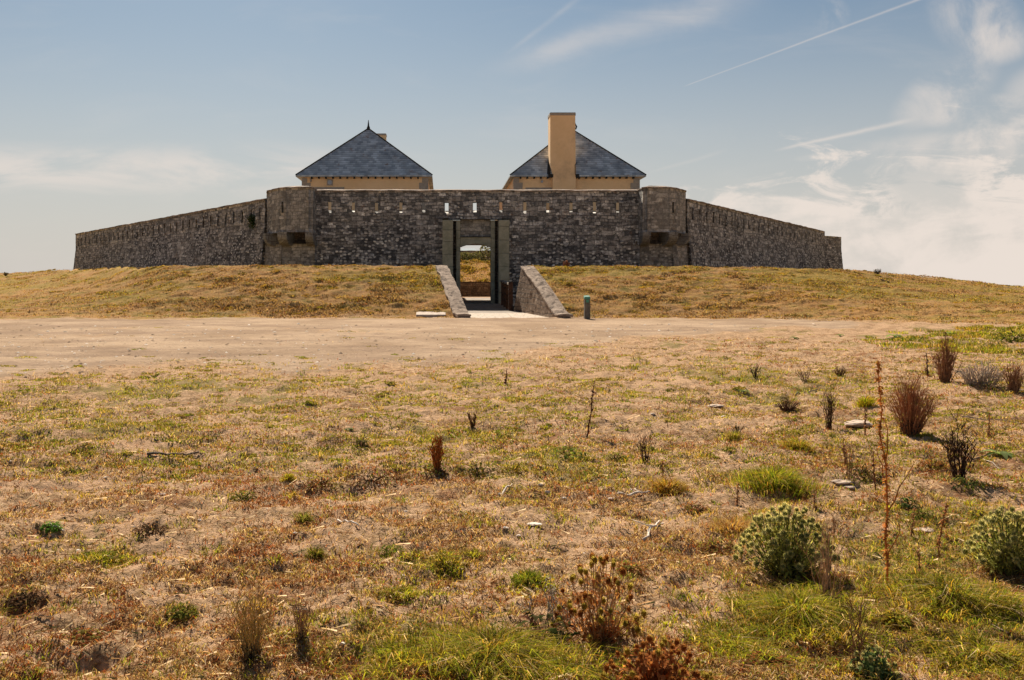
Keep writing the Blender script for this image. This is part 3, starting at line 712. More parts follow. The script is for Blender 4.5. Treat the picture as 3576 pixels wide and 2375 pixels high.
# passage floor, courtyard and the interior seen through the gate
def plane(name, x0, x1, y0, y1, z0, z1, mat, nx=2, ny=2, kind='structure', nz=0.0, seed=1):
    xs = np.linspace(x0, x1, nx+1); ys = np.linspace(y0, y1, ny+1); A, B = np.meshgrid(xs, ys, indexing='ij')
    Z = z0+(z1-z0)*(B-y0)/(y1-y0)+(fbm(A*1.3, B*1.3, seed, 4)-0.5)*nz
    i = np.arange(A.size).reshape(A.shape); q = np.stack([i[:-1, :-1], i[1:, :-1], i[1:, 1:], i[:-1, 1:]], -1).reshape(-1, 4)
    o_ = np.ones(A.size)
    me = mesh_np(name, np.stack([A.ravel(), B.ravel(), Z.ravel()], -1), [q], attrs={'path': o_*(1 if 'court' in name else 0), 'mound': o_*(0 if 'court' in name else 1), 'green': o_*0})
    o = link(name, me, mat, smooth=nz > 0); tag(o, kind=kind); return o
plane('courtyard', -30, 34, 64.0, 81.0, -0.63, -0.70, M['ground'])
plane('passage_floor', 0.45, 3.5, 54.9, 64.05, -0.884, -0.61, M['deck'])
plane('grass_bank', -30, 34, 81.3, 91.0, 0.52, 2.72, M['ground'], 260, 70, nz=0.35, seed=44)
rb_ = np.random.default_rng(3); nb_ = 26000; bxx = rb_.uniform(-1, 8, nb_); byy = rb_.uniform(81.4, 91, nb_)
BANK = (bxx, byy)
o = link('courtyard_wall', wall_mesh('courtyard_wall', (-20, 81), (24, 81), -0.8, 0.60, 0.5, [], 0.25, 0, 3.9, 0.04, 33), M['inner'])
tag(o, 'low brown rubble wall holding up the grass bank seen through the gateway', 'wall')
o = link('rear_wall', wall_mesh('rear_wall', (-33.4, 96.9), (37, 96.9), -1.7, 3.9, 0.8, [], 0.3, 0, 3.9, 0.04, 35), M['rubble_side'])
tag(o, 'far mottled rampart wall seen above the grass bank through the gateway', 'wall')

# ------------------------------------------------------------------ barracks
def roof_mesh(x0, x1, y0, y1, ze, yh0, yh1, zr, ov_t=0.09):
    xc = (x0+x1)/2; mb = MB(); a, b, c_, d = (x0, y0, ze), (x1, y0, ze), (x1, y1, ze), (x0, y1, ze); r0, r1 = (xc, yh0, zr), (xc, yh1, zr)
    def face(pts, org, du):
        o = Vector(org); n_ = (Vector(pts[1])-Vector(pts[0])).cross(Vector(pts[2])-Vector(pts[0])).normalized(); u_ = Vector(du).normalized(); v_ = n_.cross(u_)
        mb.add(pts, [tuple(range(len(pts)))], None, [((Vector(p)-o).dot(u_), (Vector(p)-o).dot(v_)) for p in pts])
    face([a, b, r0], a, (1, 0, 0)); face([b, c_, r1, r0], b, (0, 1, 0)); face([c_, d, r1], c_, (-1, 0, 0)); face([d, a, r0, r1], d, (0, -1, 0))
    # thin edge under the slates
    e = [(p[0], p[1], p[2]-ov_t) for p in (a, b, c_, d)]; f_ = [a, b, c_, d]
    for i in range(4): mb.add([e[i], e[(i+1) % 4], f_[(i+1) % 4], f_[i]], [(0, 1, 2, 3)])
    mb.add(e, [(3, 2, 1, 0)])
    return mb
def barrack(x0, x1, label, left):
    y0, y1, zg, ze = 66.0, 90.0, -0.7, 7.86
    ovf, ovs = 0.34, 0.40
    b = empty('barrack', ((x0+x1)/2, y0, zg), label, 'building', 'barrack buildings behind the fort wall')
    mb = MB(); mb.box(x0, x1, y0, y1, zg, ze); mb.build('wall', M['render'], b)
    rx0, rx1 = x0-ovs, x1+ovs*0.75
    if not left: rx0, rx1 = x0-ovs*0.75, x1+ovs
    roof = roof_mesh(rx0, rx1, y0-ovf, y1+ovf, ze+0.02, 69.6, y1-3.6, 11.78).build('roof', M['slate'], b)
    # ridge and hip cappings
    mb = MB(); xc = (rx0+rx1)/2
    for p, q in (((rx0, y0-ovf, ze+.05), (xc, 69.6, 11.81)), ((rx1, y0-ovf, ze+.05), (xc, 69.6, 11.81)), ((xc, 69.6, 11.81), (xc, y1-3.6, 11.81))): mb.tube([p, q], 0.045, 0.045, 6)
    mb.build('ridge_capping', M['eaves'], roof)
    # rafter ends along the eaves
    mb = None
    if left: xs = list(np.linspace(x0+0.7, x1-0.7, 16))
    else: xs = [x0+0.45+i*0.47 for i in range(5)]+[9.30, 9.55]+[9.55+0.47*i for i in range(1, 9)]
    for x in xs:
        if x > x1-0.3: continue
        mb = MB(); mb.box(x-0.055, x+0.055, y0-ovf+0.04, y0-0.003, ze-0.20, ze-0.075); mb.build('rafter_end', M['eaves'], roof)
    # quoins at the front corners
    def quoin(xa, xb, za, zb): m_ = MB(); m_.box(xa, xb, y0-0.03, y0+0.4, za, zb); m_.build('quoin', M['quoin'], b)
    z = ze-0.10; k = 0
    while z > 4.6:
        h = 0.44 if k else 0.36; wl = 0.36 if k % 2 == 0 else 0.60; wr = 0.42 if k % 2 == 0 else 0.62
        quoin(x0-0.025, x0+wl, z-h, z-0.012); quoin(x1-wr, x1+0.025, z-h, z-0.012); z -= h; k += 1
    if left:
        m_ = MB(); m_.box(x0+0.62, x0+2.95, y0-0.025, y0+0.1, 6.86, 7.09); m_.build('stone_band', M['quoin'], b)
        wnd = MB(); cx, cz = -7.86, 7.42; wnd.box(cx-0.22, cx+0.22, y0-0.03, y0+0.05, cz-0.22, cz+0.22, 0.03); wo = wnd.build('vent_window', M['quoin'], b)
        wnd = MB(); n8 = [(cx+0.155*math.cos(a), y0-0.045, cz+0.155*math.sin(a)) for a in np.linspace(0, 2*math.pi, 13)[:-1]]; n9 = [(p[0], y0+0.0, p[2]) for p in n8]
        wnd.loft([n9, n8], True, True); wnd.build('grille', M['grille'], wo)
        lm = MB(); lm.box(-9.23, -9.13, y0-0.16, y0+0.01, 7.45, 7.66, 0.02); lm.tube([(-9.18, y0, 7.7), (-9.18, y0-0.12, 7.7)], 0.015, 0.015); lm.build('wall_lamp', M['quoin'], b)
        # chimney beyond the hip
        ch = MB(); ch.box(-5.55, -4.47, 74.6, 75.5, 9.0, 12.1); co = ch.build('chimney', M['render'], b)
        ch = MB(); ch.box(-5.58, -4.44, 74.57, 75.53, 12.1, 12.25, 0.02); ch.build('chimney_cap', M['quoin'], co)
        fi = MB(); rr = []
        for r_, z_ in ((0.13, 11.62), (0.12, 11.85), (0.065, 12.0), (0.05, 12.15), (0.018, 12.42)): rr.append([(xc+r_*math.cos(a), 69.6+r_*math.sin(a), z_) for a in np.linspace(0, 2*math.pi, 9)[:-1]])
        fi.loft(rr, True, True); fi.build('finial', M['eaves'], roof)
    else:
        m_ = MB(); m_.box(x0+0.8, x0+2.98, y0-0.025, y0+0.1, 6.84, 7.05); m_.build('stone_band', M['quoin'], b)
        lx = 6.92; lm = MB(); lm.tube([(lx, y0, 7.6), (lx+0.05, y0-0.14, 7.62), (lx+0.06, y0-0.14, 7.5)], 0.016, 0.016)
        lm.tube([(lx+0.02, y0-0.14, 7.38), (lx+0.02, y0-0.14, 7.52)], 0.06, 0.085, 8); lm.build('wall_lamp', M['grille'], b)
        # broad chimney rising flush with the front wall
        ch = MB()
        prof = [(-0.7, 7.66, 9.27), (ze-0.155, 7.66, 9.27), (ze+0.35, 7.60, 9.27), (ze+0.9, 7.50, 9.26), (ze+1.5, 7.49, 9.25), (12.03, 7.49, 9.23)]
        ch.loft([[(a_, y0-ovf-0.02, z_), (b_, y0-ovf-0.02, z_), (b_, 66.95, z_), (a_, 66.95, z_)] for z_, a_, b_ in prof], True, True)
        co = ch.build('chimney', M['render'], b)
        ch = MB(); ch.box(7.46, 9.26, y0-ovf-0.05, 66.98, 12.03, 12.24, 0.025); ch.build('chimney_cap', M['quoin'], co)
        br = MB(); br.tube([(9.23, 66.2, 11.75), (9.30, 66.2, 11.5), (9.40, 66.2, 11.35), (9.34, 66.2, 11.2), (9.23, 66.2, 11.2)], 0.045, 0.07, 6); br.build('iron_bracket', M['eaves'], co)
        pp = MB(); pp.tube([(9.33, 65.62, 8.75), (9.22, 65.62, 8.6), (9.22, 65.62, 8.0), (9.26, 65.62, 7.85)], 0.022, 0.022, 6); pp.build('pipe', M['eaves'], b)
        g = MB(); g.box(7.35, 7.70, y0-ovf-0.03, y0-ovf+0.2, ze-0.13, ze+0.10); g.build('gutter_end', M['eaves'], roof)
        g = MB(); g.box(9.24, 9.50, y0-ovf-0.03, y0-ovf+0.2, ze-0.13, ze+0.10); g.build('gutter_end', M['eaves'], roof)
        dm = MB(); rings = []
        for i in range(7):
            t = i/6; rings.append([(7.50-0.20*(1-t)-0.02, 65.75+t*1.1, ze+0.10+t*1.35), (7.52, 65.75+t*1.1, ze+0.18+t*1.4), (7.52, 65.75+t*1.1, ze-0.02+t*1.3)])
        dm.loft(rings, True, True); dm.build('flashing', M['eaves'], roof)
    return b
barrack(-9.80, -1.00, 'ochre barrack with slate pyramid roof topped by a thin pointed finial', True)
barrack(5.00, 13.76, 'ochre barrack with a broad chimney rising in front of its slate roof', False)

# ------------------------------------------------------------------ ramp, retaining walls, footbridge
def retaining(left):
    xf = XL if left else XR; th = -0.52 if left else 0.50
    bat = 0.0
    d0, d1t, d1b = 38.75, 45.6, 47.6
    mb = MB(); rings = []; uv = []
    ns = 46; crings = []
    for i in range(ns+1):
        t = i/ns; ring = []
        dt_ = d0+(d1t-d0)*t; db_ = d0+(d1b-d0)*t
        hx = float(xf(dt_))+(th*2.2)
        zt = float(H0(np.array([hx]), np.array([dt_]))[0])+0.10
        zbm = float(ramp_z(db_))-0.35
        zt = max(zt, float(ramp_z(db_))+0.05)
        nv = 9
        for k in range(nv+1):
            q = k/nv; d_ = db_+(dt_-db_)*q; z_ = zbm+(zt-zbm)*q
            j = (fbm(np.array([d_*2.0]), np.array([z_*3.0]), 61 if left else 63, 3)[0]-0.5)*0.05
            ring.append((float(xf(d_))+j, d_, z_)); uv.append((d_, z_))
        for k in range(1, 5):
            q = k/4; j = (fbm(np.array([dt_*1.7]), np.array([k*1.3]), 65, 3)[0]-0.5)*0.07
            ring.append((float(xf(dt_))+th*q, dt_, zt+j-(0.05 if k == 4 else 0))); uv.append((dt_, zt+0.3*k))
        ring.append((float(xf(dt_))+th, db_, zbm)); uv.append((dt_, zt+2.5))
        rings.append(ring)
        j1 = (vnoise(np.array([dt_*3.1]), np.array([1.3]), 67)[0]-0.5)*0.09+(vnoise(np.array([dt_*0.9]), np.array([2.3]), 68)[0]-0.5)*0.08; e_ = 0.03 if left else -0.03
        X0_, X1_ = float(xf(dt_))+e_+j1*0.5, float(xf(dt_))+th*((1.08 if left else 1.2)+1.8*j1)
        crings.append([(X0_, dt_-0.02, zt-0.02), (X0_, dt_-0.02, zt+0.05+j1*0.5), ((X0_+X1_)/2, dt_-0.02, zt+0.085+j1), (X1_, dt_-0.02, zt+0.03-j1), (X1_, dt_-0.02, zt-0.06)])
    mb.loft(rings, True, True, None, uv)
    o = mb.build('retaining_wall', M['retaining'])
    cb = MB(); cb.loft(crings, True, True); cb.build('coping', M['coping_lit'], o)
    tag(o, 'sloping stone wall along the %s side of the entrance ramp' % ('left' if left else 'right, with its rust-streaked inner face showing'), 'wall', 'retaining walls of the entrance ramp')
retaining(True); retaining(False)
# paved mouth of the ramp
def strip(name, d0, d1, xl, xr, mat, dz, n=24, kind='structure', nx=16, rough=0.02, seed=1):
    V = []; 
    for i in range(n+1):
        d_ = d0+(d1-d0)*i/n
        for k in range(nx+1):
            x_ = xl(d_)+(xr(d_)-xl(d_))*k/nx; V.append((x_, d_, float(ramp_z(d_))+dz+(fbm(np.array([x_*2.5]), np.array([d_*2.5]), seed, 3)[0]-0.5)*rough))
    i_ = np.arange((n+1)*(nx+1)).reshape(n+1, nx+1); q = np.stack([i_[:-1, :-1], i_[:-1, 1:], i_[1:, 1:], i_[1:, :-1]], -1).reshape(-1, 4)
    o = link(name, mesh_np(name, V, [q]), mat)
    if kind: tag(o, kind=kind)
    return o
strip('ramp', 38.6, 44.6, lambda d: XL(d)-0.05, lambda d: XR(d)+0.05, M['paving'], 0.012, seed=71)
strip('ramp_upper', 44.55, 47.2, lambda d: XL(d)-0.05, lambda d: XR(d)+0.05, M['deck'], 0.0, seed=72)
fb = empty('footbridge', (2.0, 51, -1.0), 'dark railed footbridge crossing the ditch to the gateway', 'footbridge')
mb = MB()
for i in range(48):
    d_ = 47.05+i*0.168; z_ = float(ramp_z(d_))
    mb.box(0.42, 3.52, d_, d_+0.16, z_-0.08, z_+0.006)
mb.build('deck', M['deck'], fb)
for x in (0.55, 3.40):
    rl = empty('railing', (x, 51, -1.0), None, None); rl.parent = fb; rl.location = (x-2.0, 0, 0)
    ds = [47.1, 49.0, 51.0, 53.0, 54.5]
    zr = lambda d: float(ramp_z(d))+1.38
    for k, d_ in enumerate(ds):
        p = MB(); p.box(x-0.11, x+0.11, d_-0.05, d_+0.05, float(ramp_z(d_))-0.05, zr(d_)+(0.05 if k == 0 else -0.03), 0.01); p.build('post', M['dark_iron'], rl)
    t = MB(); rings = []
    for d_ in (47.16, 54.6): rings.append([(x-0.07, d_, zr(d_)-0.10), (x+0.07, d_, zr(d_)-0.10), (x+0.07, d_, zr(d_)), (x-0.07, d_, zr(d_))])
    t.loft(rings, True, True); t.build('top_rail', M['rail_wood'], rl)
    for frac in (0.28, 0.52, 0.76):
        t = MB(); t.tube([(x, d_, float(ramp_z(d_))+1.38*frac-0.05*math.sin((d_-47.1)/1.9*math.pi)**2) for d_ in np.arange(47.1, 54.5, 0.3)], 0.03, 0.03, 5); t.build('rail', M['dark_iron'], rl)
    for d_ in (47.7, 48.35, 49.7, 50.35, 51.7, 52.3): pn = MB(); pn.box(x-0.02, x+0.02, d_-0.05, d_+0.05, float(ramp_z(d_))+0.05, zr(d_)-0.12); pn.build('baluster', M['dark_iron'], rl)

# bollard, slab
bx, bd, bz_ = W(2050, 1112, 38.3)[0], 38.3, float(H(np.array([W(2050, 1112, 38.3)[0]]), np.array([38.3]))[0])
bo = empty('bollard', (bx, bd, bz_), 'short square wooden marker post with green top beside the entrance ramp', 'post')
mb = MB(); mb.box(bx-0.115, bx+0.115, bd-0.115, bd+0.115, bz_-0.1, bz_+0.80, 0.012); mb.build('post', M['wood'], bo)
mb = MB(); rings = []
for o_, z_, tl in ((0.122, 0.80, 0), (0.122, 0.86, 0.05), (0.10, 0.885, 0.06)):
    rings.append([(bx-o_, bd-o_, bz_+z_), (bx+o_, bd-o_, bz_+z_), (bx+o_, bd+o_, bz_+z_+tl), (bx-o_, bd+o_, bz_+z_+tl)])
mb.loft(rings, True, True); mb.build('cap', M['green_paint'], bo)
mb = MB(); mb.box(bx-0.06, bx+0.06, bd-0.123, bd-0.112, bz_+0.66, bz_+0.78); mb.build('badge', M['green_paint'], bo)
sx0, sd, sz_ = G(1505, 1100, False)
mb = MB(); mb.box(sx0-0.62, sx0+0.62, sd-0.3, sd+1.0, sz_-0.1, sz_+0.012, 0.01)
o = mb.build('stone_slab', M['slab']); tag(o, 'flat pale concrete slab lying at the foot of the mound left of the ramp', 'slab')
for v in o.data.vertices:
    if v.co.y > sd: v.co.z += 0.20

# a roof far off, seen over the rear wall
hb = empty('house', (5.0, 140, 3.0), 'small far house with a pale blue-grey roof seen through the gateway', 'house')
mb = MB(); mb.box(2.9, 5.0, 140, 146, -2, 5.55); mb.build('wall', M['slab'], hb)
mb = MB(); mb.loft([[(2.7, 139.7, 5.5), (2.7, 146.3, 5.5), (3.0, 143, 6.1)], [(5.2, 139.7, 5.5), (5.2, 146.3, 5.5), (4.9, 143, 6.1)]], True, True); mb.build('roof', M['blue_roof'], hb)

#PLANTS
# ------------------------------------------------------------------ grass and litter
rng = np.random.default_rng(7)
def blades(name, P, h, bend, wd, cols, mat, mid=0.55, ang=None):
    n = len(P); th = rng.uniform(0, 2*np.pi, n) if ang is None else ang
    ph = rng.uniform(0, 2*np.pi, n)
    dx, dy = np.cos(th), np.sin(th); wx, wy = np.cos(ph)*wd/2, np.sin(ph)*wd/2
    b = bend*h
    V = np.empty((n, 5, 3), dtype=np.float32)
    V[:, 0] = P+np.stack([-wx, -wy, -0.004+0*h], -1); V[:, 1] = P+np.stack([wx, wy, -0.004+0*h], -1)
    m = P+np.stack([dx*b*0.30, dy*b*0.30, h*mid], -1); ww = np.stack([wx, wy, 0*h], -1)*0.8
    V[:, 2] = m+ww; V[:, 3] = m-ww
    V[:, 4] = P+np.stack([dx*b, dy*b, h*np.clip(1-0.35*bend, 0.1, 1)], -1)
    i = np.arange(n)[:, None]*5
    q = i+np.array([[0, 1, 2, 3]]); t = i+np.array([[3, 2, 4]])
    c = np.repeat(cols[:, None, :], 5, axis=1).reshape(-1, 3)
    o = link(name, mesh_np(name, V.reshape(-1, 3), [q, t], cols=c), mat); return o
PAL = {'straw': (0.52, 0.36, 0.16), 'tan': (0.42, 0.255, 0.125), 'pale': (0.68, 0.52, 0.32), 'brown': (0.17, 0.085, 0.04), 'red': (0.33, 0.10, 0.035), 'olive': (0.27, 0.23, 0.045), 'green': (0.13, 0.19, 0.022), 'lime': (0.42, 0.43, 0.03), 'gold': (0.50, 0.30, 0.045), 'dark': (0.055, 0.055, 0.02)}
def pick(n, wts):
    k = list(wts); p = np.array([wts[q] for q in k], float); p /= p.sum()
    c = np.array([PAL[q] for q in k])[rng.choice(len(k), n, p=p)]
    return c*rng.uniform(0.7, 1.3, (n, 1))
def scatter(n, Y0, Y1, X0=-700, X1=4300):
    X = rng.uniform(X0, X1, n); Y = rng.uniform(Y0, Y1, n)
    d = F*1.5/(Y-HY); d = F*(1.6-0.4*np.clip((d-5)/34, 0, 1))/(Y-HY); x = (X-CX)*d/F
    return x, d
# dry litter blades, thick near the viewer
x, d = scatter(520000, 1180, 2560)
path, mound, green = masks(x, d)
dens = (1-path)*(0.12+0.88*sstep(fbm(x*1.7, d*1.7, 41, 5, .65), 0.44, 0.58))*(1-0.62*sstep(d, 7.5, 13)*(1-sstep(x-0.1*d, 1.5, 5)))
keep = (rng.random(len(x)) < dens) & (d < 37); x, d, green = x[keep], d[keep], green[keep]
z = H(x, d); n = len(x)
h = (0.010+0.030*rng.random(n)**1.5)*(0.9+d/22); wd = 0.0022+0.00050*d
cols = pick(n, {'straw': 2.4, 'tan': 4, 'pale': 1.4, 'brown': 3.4, 'red': 2.0, 'olive': 0.9})
rd = sstep(fbm(x*0.9, d*0.9, 43, 5, .62), 0.49, 0.60)[:, None]*0.8
cr = pick(n, {'red': 2.6, 'brown': 3.4, 'tan': 1}); cg = pick(n, {'olive': 3, 'green': 1.5, 'straw': 1.2, 'lime': .7})
pick_r = rng.random((n, 1)) < rd; cols = np.where(pick_r, cr, cols)
cols = np.where(rng.random((n, 1)) < green[:, None]*0.75, cg, cols)
o = blades('dry_grass', np.stack([x, d, z], -1), h, rng.uniform(0.5, 2.6, n), wd, cols, M['blade']); tag(o, 'short dry trampled grass and litter covering the sandy foreground', 'grass', kind='stuff')
# clumps: small tufts scattered over the field
def tufts(name, label, cx, cd, rad, nb, hh, wts, flat=1.0, wk=1.0, bendr=(0.3, 1.6)):
    ci = np.repeat(np.arange(len(cx)), nb); m = len(ci)
    a = rng.uniform(0, 2*np.pi, m); r = np.sqrt(rng.random(m))*rad[ci]
    x = cx[ci]+np.cos(a)*r; d = cd[ci]+np.sin(a)*r*flat
    z = H(x, d); hs = hh[ci]*rng.uniform(0.45, 1.15, m)*(1-0.45*(r/rad[ci])**2)
    base = pick(len(cx), wts)[ci]; c2 = pick(m, wts); mixf = rng.uniform(0.2, 0.9, (m, 1)); cols = base*(1-mixf)+c2*mixf
    dead = rng.random((m, 1)) < 0.16; cols = np.where(dead, pick(m, {'straw': 2, 'pale': 1, 'gold': 1}), cols)
    ang = a+rng.normal(0, 0.9, m)
    wd = (0.0028+0.00045*d)*wk
    o = blades(name, np.stack([x, d, z], -1), hs, rng.uniform(*bendr, m), wd, cols, M['blade'], ang=ang)
    return tag(o, label, 'grass', kind='stuff')
x, d = scatter(15000, 1250, 2560); path, mound, green = masks(x, d)
dens = (1-path)*(0.10+0.9*green)*(0.4+0.6*sstep(d, 5, 9)); k = rng.random(len(x)) < dens; x, d = x[k], d[k]
tufts('grass_tufts', 'small olive and yellowed grass tufts dotted over the foreground', x, d, rng.uniform(0.03, 0.10, len(x))*(0.8+d/12), rng.integers(18, 46, len(x)), rng.uniform(0.025, 0.075, len(x))*(0.8+d/25), {'olive': 4, 'green': 2.2, 'lime': 1.6, 'straw': 1.5, 'gold': 1.2})
# low flat mats near the path
X = rng.uniform(-600, 4200, 2600); Y = 1130+rng.beta(1.6, 1.7, 2600)*560
d = F*(1.6-0.4*np.clip((F*1.5/(Y-HY)-5)/34, 0, 1))/(Y-HY); x = (X-CX)*d/F
path, mound, green = masks(x, d); k = rng.random(len(x)) < np.maximum(1-path*0.95, 0.05)*(0.35+0.65*sstep(fbm(x*.4, d*.3, 51, 3), .4, .6)); x, d = x[k], d[k]
tufts('turf_mats', 'low flat mats of green turf dotting the sand below the path', x, d, rng.uniform(0.07, 0.30, len(x)), rng.integers(60, 170, len(x)), rng.uniform(0.018, 0.04, len(x)), {'olive': 4, 'green': 2, 'brown': .8, 'lime': .8}, 0.75, 1.2)
# the mound
m = 260000
X = rng.uniform(-900, 4300, m); t = rng.random(m)**0.8
dtm = np.interp(X, *T_TD); dcm = np.interp(X, *T_CD); d = dtm-0.4+t*(dcm-dtm+0.9); x = (X-CX)*d/F
inr = (x > XL(d)-0.6) & (x < XR(d)+0.6) & (d > 38.5)
cl = fbm(x*0.8, d*1.6, 53, 5, .6)
k = (~inr) & (rng.random(m) < 0.25+0.75*sstep(cl, 0.4, 0.62)) & (d < 80); x, d, cl = x[k], d[k], cl[k]; n = len(x); z = H(x, d)
cols = np.where((rng.random(n) < 0.45*masks(x, d)[2])[:, None], pick(n, {'olive': 2.5, 'lime': 2.2, 'gold': 2.4, 'green': .6}), pick(n, {'straw': 3, 'tan': 4, 'gold': 1.6, 'brown': 2.4, 'red': 1}))
o = blades('mound_grass', np.stack([x, d, z], -1), rng.uniform(0.02, 0.07, n)*(0.6+0.9*sstep(cl, .45, .65)), rng.uniform(0.5, 2.4, n), np.full(n, 0.024), cols*0.8*rng.choice([0.45, 0.9, 1.0, 1.35], (n, 1)), M['blade'])
tag(o, 'golden and olive dry grass covering the mound in front of the fort', 'grass', kind='stuff')
X = rng.uniform(-800, 4200, 1500); t = rng.random(1500)**0.8; dtm = np.interp(X, *T_TD); dcm = np.interp(X, *T_CD); d = dtm-0.3+t*(dcm-dtm+0.5); x = (X-CX)*d/F
k = ((x < XL(d)-0.9) | (x > XR(d)+0.9)) & (d < 75) & (rng.random(1500) < .25+.75*sstep(fbm(x*.5, d*.9, 57, 3), .42, .6)); x, d = x[k], d[k]
tufts('mound_tufts', 'olive and golden tufts dotted over the slope of the mound', x, d, rng.uniform(0.10, 0.38, len(x)), rng.integers(50, 130, len(x)), rng.uniform(0.03, 0.085, len(x)), {'olive': 2.4, 'gold': 3, 'lime': .8, 'green': .5, 'brown': 2.4, 'dark': 2}, 0.7, 0.9)
# longer grass in chosen patches (photo: lower right, bottom centre)
def patch(X, Y, w, h_, nclump, hh, wts, seedname, label):
    gx, gd, gz = G(X, Y); rx = w/2*gd/F; rd = h_/2*gd*gd/(F*1.55)
    a = rng.uniform(0, 2*np.pi, nclump); r = np.abs(rng.normal(0, .6, nclump)); cx = gx+np.cos(a)*r*rx; cd = gd+np.sin(a)*r*rd
    fall = np.clip(1.15-0.5*r, 0.3, 1.2)
    return cx, cd, hh*fall*rng.uniform(0.6, 1.25, nclump)
D2 = 1.5146
long_specs = [(1130*D2, 1530*D2, 560*D2, 130*D2, 260, 0.15), (1840*D2, 1430*D2, 330*D2, 130*D2, 190, 0.145), (2200*D2, 1390*D2, 380*D2, 110*D2, 230, 0.135), (2250*D2, 1520*D2, 300*D2, 90*D2, 90, 0.10), (1700*D2, 1500*D2, 300*D2, 100*D2, 80, 0.09),
              (250*D2, 1290*D2, 200*D2, 60*D2, 40, 0.05), (1220*D2, 1340*D2, 160*D2, 50*D2, 25, 0.06), (2330*D2, 1300*D2, 120*D2, 60*D2, 30, 0.08), (1010*D2, 1300*D2, 500*D2, 90*D2, 60, 0.05), (930*D2, 1375*D2, 200*D2, 50*D2, 30, 0.05)]
cxs, cds, hs = [], [], []
for X, Y, w_, h_, nc_, hh in long_specs:
    a, b, c3 = patch(X, Y, w_, h_, nc_, hh, None, 0, ''); cxs.append(a); cds.append(b); hs.append(c3)
cx = np.concatenate(cxs); cd = np.clip(np.concatenate(cds), 2.6, None); hh = np.concatenate(hs)
tufts('long_grass', 'longer arching green and yellow grass in the lower right foreground', cx, cd, rng.uniform(0.04, 0.10, len(cx)), rng.integers(25, 60, len(cx)), hh, {'lime': 4, 'green': 3, 'gold': 2.2, 'olive': 1.4, 'straw': 1.0, 'dark': 1.3}, 1, 1.05, (0.5, 1.9))
# green scrubby ground at the far right
cxs, cds = [], []
for X, Y, w_, nc_ in [(2290*D2, 775*D2, 230, 70), (2340*D2, 760*D2, 200, 60), (2150*D2, 790*D2, 260, 30), (2290*D2, 810*D2, 260, 60)]:
    gx, gd, gz = G(min(X, 3600), Y); cxs.append(gx+rng.normal(0, w_*gd/F/2, nc_)); cds.append(gd+rng.normal(0, 1.1, nc_))
cx = np.concatenate(cxs); cd = np.concatenate(cds)
tufts('scrub_grass', 'rough green grass and weeds at the right end of the sandy path', cx, cd, rng.uniform(0.15, 0.4, len(cx)), rng.integers(60, 110, len(cx)), rng.uniform(0.06, 0.2, len(cx)), {'olive': 3, 'green': 2.5, 'lime': 1.5, 'dark': 1, 'gold': .8}, 1, 1.3)

bxx, byy = BANK; cl = fbm(bxx*.9, byy*.7, 91, 4); k = rng.random(len(bxx)) < .2+.8*sstep(cl, .42, .6); bxx, byy, cl = bxx[k], byy[k], cl[k]; n = len(bxx)
bzz = 0.52+2.2*(byy-81)/10+(fbm(bxx*1.3, byy*1.3, 44, 4)-0.5)*0.35
o = blades('bank_grass', np.stack([bxx, byy, bzz], -1), rng.uniform(.06, .22, n)*(.5+sstep(cl, .45, .7)), rng.uniform(.2, 1.5, n), np.full(n, .05), pick(n, {'olive': 3, 'gold': 2, 'brown': 2, 'straw': 1.5, 'dark': 1.5})*.75, M['blade'])
tag(o, 'rough golden grass on the bank seen through the gateway', 'grass', kind='stuff')
# stones and pale chips: uncountable gravel
def chips(n, Y0, Y1, smin, smax, path_only, name, label, cols):
    x, d = scatter(n, Y0, Y1); p, m_, g_ = masks(x, d); k = (d < 38) & ((p > 0.3) if path_only else (rng.random(n) < 0.8)); x, d = x[k], d[k]; n = len(x); z = H(x, d)
    s_ = (smin+(smax-smin)*rng.random(n)**3)*(0.7+d/14)
    base = np.array([[1, 0, 0], [0.4, .8, 0], [-.6, .7, 0], [-1, -.1, 0], [-.3, -.8, 0], [.7, -.6, 0], [0.1, 0.05, 0.55]])
    a = rng.uniform(0, 6.28, n); ca, sa = np.cos(a), np.sin(a); el = rng.uniform(0.4, 1, n)
    B = base[None]*rng.uniform(0.75, 1.25, (n, 7, 1)); bx, by = B[..., 0]*s_[:, None], B[..., 1]*(s_*el)[:, None]
    V = np.stack([x[:, None]+bx*ca[:, None]-by*sa[:, None], d[:, None]+bx*sa[:, None]+by*ca[:, None], z[:, None]+B[..., 2]*(s_*el)[:, None]-0.0005], -1)
    i = np.arange(n)[:, None, None]*7; t = i+np.array([[[k, (k+1) % 6, 6] for k in range(6)]])
    cc = np.repeat((np.array(cols)[rng.integers(0, len(cols), n)]*rng.uniform(.7, 1.2, (n, 1)))[:, None], 7, 1).reshape(-1, 3)
    return tag(link(name, mesh_np(name, V.reshape(-1, 3), [t.reshape(-1, 3)], cols=cc), M['stem']), label, 'gravel', kind='stuff')
chips(6000, 1125, 1320, 0.005, 0.028, True, 'path_gravel', 'small stones and pale chips lying on the sandy path', [(0.5, 0.42, 0.34), (0.22, 0.17, 0.13), (0.3, 0.22, 0.16), (.7, .65, .6)])
chips(5200, 1280, 2500, 0.002, 0.012, False, 'gravel', 'small pebbles, shell bits and crumbs in the foreground turf', [(0.6, 0.52, 0.45), (0.16, 0.11, 0.08), (0.25, 0.18, 0.13), (.12, .08, .06), (.75, .7, .66)])
